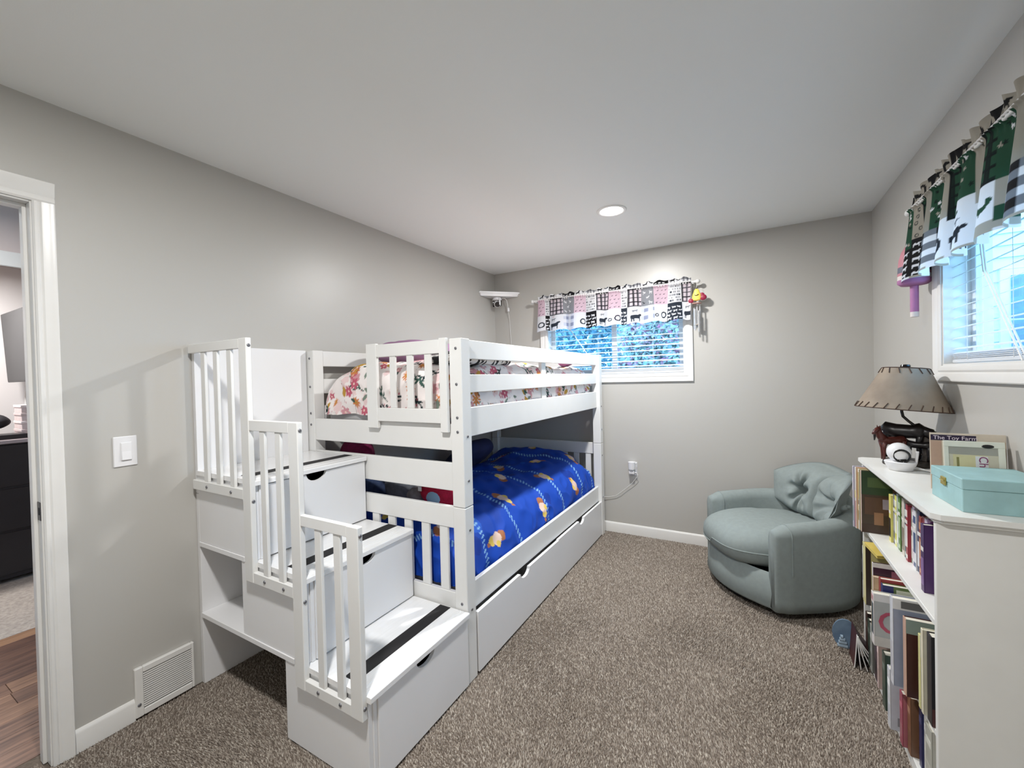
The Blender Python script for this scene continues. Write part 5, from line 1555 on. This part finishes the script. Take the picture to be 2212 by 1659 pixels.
# ================================================================== ARMCHAIR
def armchair():
    Cx, Cy = 2.185, -.600
    Fv = Vector((-.854, -.520, 0)).normalized(); Vv = Vector((.520, -.854, 0)).normalized()
    t = Thing('barrel_armchair', 'grey-green tub armchair with tufted back cushion in the corner', 'armchair', (2.42, -.46, 0))
    def Wp(u, v, z): p = Vector((Cx, Cy, 0))+Fv*u+Vv*v; return (p.x, p.y, z)
    hw, us, ue = .405, -.22, .445
    # D-shaped path (outer line), from right front round the back to left front
    path = []
    for k in range(9): path.append((us*k/8, hw))
    for k in range(1, 32):
        a = PI*k/32; path.append((us-ue*math.sin(a)**.92, hw*math.cos(a)))
    for k in range(9): path.append((us-us*k/8, -hw))
    path = [Vector((u, v, 0)) for u, v in path]
    n = len(path); th = .115
    # cumulative length
    S = [0]
    for i in range(1, n): S.append(S[-1]+(path[i]-path[i-1]).length)
    tot = S[-1]
    def hgt(s):
        f = min(s, tot-s)/(tot/2)
        e = max(0., min(1., (f-.50)/.42)); e = e*e*(3-2*e)
        return .520+.050*f+.060*e
    b = MB(smooth=True, ang=180); rows = []
    ns = 15
    for i in range(n):
        d = (path[min(i+1, n-1)]-path[max(i-1, 0)]).normalized()
        inn = Vector((-d.y, d.x, 0))
        if inn.dot(Vector((-.3, 0, 0))-path[i]) < 0: inn = -inn
        h = hgt(S[i]); q = min(S[i], tot-S[i])
        end = max(0., 1-q/.07)                 # round off the front of the arms
        rr = th/2
        row = []
        ctr = path[i]+inn*rr
        w = rr*(1-.30*end**2)
        row.append(ctr-inn*w*.96+Vector((0, 0, .045)))
        row.append(ctr-inn*w+Vector((0, 0, .10))); row.append(ctr-inn*w+Vector((0, 0, (h-rr)*.55))); row.append(ctr-inn*w+Vector((0, 0, h-rr)))
        for k in range(1, 8):
            a = PI*k/8; row.append(ctr-inn*w*math.cos(a)+Vector((0, 0, h-rr+rr*math.sin(a)*(1-.35*end**2))))
        row.append(ctr+inn*w+Vector((0, 0, h-rr))); row.append(ctr+inn*w+Vector((0, 0, (h-rr)*.55))); row.append(ctr+inn*w+Vector((0, 0, .10))); row.append(ctr+inn*w*.96+Vector((0, 0, .045)))
        rows.append([Wp(p.x, p.y, p.z) for p in row])
    ns = len(rows[0])
    # rounded caps at the fronts
    def cap(row, fwd):
        out = []
        cx_ = [sum(p[i] for p in row)/len(row) for i in range(3)]
        for (sh, f) in ((.90, .018), (.62, .028)):
            rr_ = []
            for p in row:
                x = cx_[0]+(p[0]-cx_[0])*sh; y = cx_[1]+(p[1]-cx_[1])*sh
                z = p[2] if p[2] < .2 else p[2]-(1-sh)*.05
                rr_.append((x+Fv.x*f, y+Fv.y*f, z))
            out.append(rr_)
        return out
    c0 = cap(rows[0], 1); c1 = cap(rows[-1], 1)
    allr = [c0[1], c0[0]]+rows+[c1[0], c1[1]]
    vs = [p for r_ in allr for p in r_]; fs = []
    for i in range(len(allr)-1):
        for k in range(ns-1): fs.append((i*ns+k, i*ns+k+1, (i+1)*ns+k+1, (i+1)*ns+k))
        fs.append((i*ns+ns-1, i*ns, (i+1)*ns, (i+1)*ns+ns-1))
    fs.append(tuple(reversed(range(ns)))); L0 = (len(allr)-1)*ns; fs.append(tuple(range(L0, L0+ns)))
    b.add(vs, fs); t.part('shell', b, M['chair'])
    # piping seams over the arm fronts
    def rib(i0, wgt):
        bb_ = MB(smooth=True); r0 = allr[i0]
        bb_.tube([(p[0], p[1], p[2]) for p in r0[2:13]], .0035, 6); t.part('seam', bb_, M['chair'])
    rib(4, 1); rib(len(allr)-5, 1)
    # front skirt, bowed
    b = MB(smooth=True, ang=50); vs = []; fs = []
    m_ = 24; prof = [(-.02, .045), (.0, .046), (.012, .06), (.004, .14), (-.008, .214), (-.03, .240)]
    for i in range(m_+1):
        v = -.345+.69*i/m_; u = .012+.135*(1-(v/.36)**2)
        for du, zz in prof: vs.append(Wp(u+du, v, zz))
    k_ = len(prof)
    for i in range(m_):
        for j in range(k_-1): fs.append((i*k_+j, (i+1)*k_+j, (i+1)*k_+j+1, i*k_+j+1))
    b.add(vs, fs); t.part('front_skirt', b, M['chair'])
    # plinth
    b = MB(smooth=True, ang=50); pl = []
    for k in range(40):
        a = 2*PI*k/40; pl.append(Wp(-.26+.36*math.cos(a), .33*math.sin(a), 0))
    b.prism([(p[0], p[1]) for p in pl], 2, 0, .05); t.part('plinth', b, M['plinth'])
    # seat cushion
    b = MB(smooth=True, ang=180); mm = 64; rings = []
    z0, z1 = .212, .440; cz = (z0+z1)/2; hz = (z1-z0)/2
    def bound(a):
        ca, sa = math.cos(a), math.sin(a)
        if ca > 0: ru, rv = .185+.25, .325
        else: ru, rv = .36, .30
        return ru*ca*(1 if ca < 0 else (abs(ca)**.0)), rv*sa
    nf = nfield(5, 6, 3, 9)
    KN = 14
    vs = []; fs = []
    for i in range(1, KN):
        th_ = PI*i/KN; rr = math.sin(th_)**.38; zz = -math.cos(th_)
        zz = math.copysign(abs(zz)**.85, zz)
        for j in range(mm):
            a = 2*PI*j/mm; uu, vv = bound(a)
            pw = (abs(math.cos(a))**3+abs(math.sin(a))**3)**(-1/3)
            uu *= pw if math.cos(a) > 0 else 1.06; vv *= min(pw, 1.04)
            vv = max(-.305, min(.305, vv)) if uu < .02 else max(-.335, min(.335, vv))
            u = -.25+uu*rr; v = vv*rr
            wz = float(nf(np.array(u*2), np.array(v*2)))*.010
            dome = .012*(1-rr*rr)
            vs.append(Wp(u, v, cz+zz*hz*(1 if zz < 0 else 1)+(wz+dome if zz > 0 else 0)))
    for i in range(KN-2):
        for j in range(mm):
            j2 = (j+1) % mm; fs.append((i*mm+j, i*mm+j2, (i+1)*mm+j2, (i+1)*mm+j))
    fs.append(tuple(reversed(range(mm)))); fs.append(tuple(range((KN-2)*mm, (KN-1)*mm)))
    b.add(vs, fs); st = t.part('seat_cushion', b, M['chair'])
    bb_ = MB(smooth=True); bb_.tube([vs[(KN//2-1)*mm+j] for j in list(range(-18, 19))], .004, 6); t.part('piping', bb_, M['chair'], parent=st)
    # tufted back cushion, hugging the inside of the back
    NS, NT = 90, 50
    s = np.linspace(0, 1, NS)[:, None]; tt = np.linspace(0, 1, NT)[None]
    a = np.radians(18+132*s)+0*tt
    edge = np.where(s < .5, (1-np.abs(2*s-1)**2.2)**.8, (1-np.abs(2*s-1)**4)**.6)*(1-np.abs(2*tt-1)**4)**.5
    edge = np.nan_to_num(edge)
    puff = .150*edge
    for sc_ in (.12, .68):
        ds = (s-sc_)*.80; dt = (tt-.50)*.36
        rr = np.hypot(ds, dt); an = np.arctan2(dt, ds)
        puff = puff-.085*np.exp(-(rr/.035)**2)-.040*np.exp(-(rr/.095)**2)
        puff = puff+.020*np.cos(7*an+1.0)*np.exp(-((rr-.085)/.06)**2)*edge
    puff = puff-.070*np.exp(-(((s-.36)-.05*(tt-.5))/.032)**2)*edge-.014*np.exp(-(((s-.36)-.10*(tt-.5))/.012)**2)
    nf2 = nfield(9, 10, 10, 30)
    puff = puff+.008*nf2(s+0*tt, tt+0*s)*edge
    rin_v, rin_u = hw-th+.012, ue-th+.012
    def sheet(off):
        v = (rin_v+.075*tt-off)*np.cos(a); u = us-(rin_u+.085*tt-off)*np.sin(a)**.92
        lift = .030*np.exp(-((s-.18)/.16)**2)+.034*np.exp(-((s-.66)/.20)**2)
        z = .585+(.300+lift)*(1-.42*np.abs(2*s-1)**4)*(tt-.5)+.012*(tt > .5)*lift/.03+.0*u
        P = np.zeros((NS, NT, 3))
        P[..., 0] = Cx+Fv.x*u+Vv.x*v; P[..., 1] = Cy+Fv.y*u+Vv.y*v; P[..., 2] = z
        return P
    e2 = np.nan_to_num(np.where(s < .5, (1-np.abs(2*s-1)**2.2)**1., (1-np.abs(2*s-1)**4)**.7)*(1-np.abs(2*tt-1)**5)**.6)
    front = sheet(.030*e2+puff); back = sheet(.0*puff)
    G = np.concatenate([front, back[:, ::-1]], 1)
    mb_ = MB(); mb_.grid(G, True); bc = t.part('back_cushion', mb_, M['chair'])
    for sc_ in (.12, .68):
        i, j = int(sc_*(NS-1)), NT//2
        p = front[i, j]; b = MB(smooth=True); b.ball((p[0]+Fv.x*.004, p[1]+Fv.y*.004, p[2]), .014, 14, 8, sc=(.8, .8, .8)); t.part('button', b, M['chair'], parent=bc)
armchair()
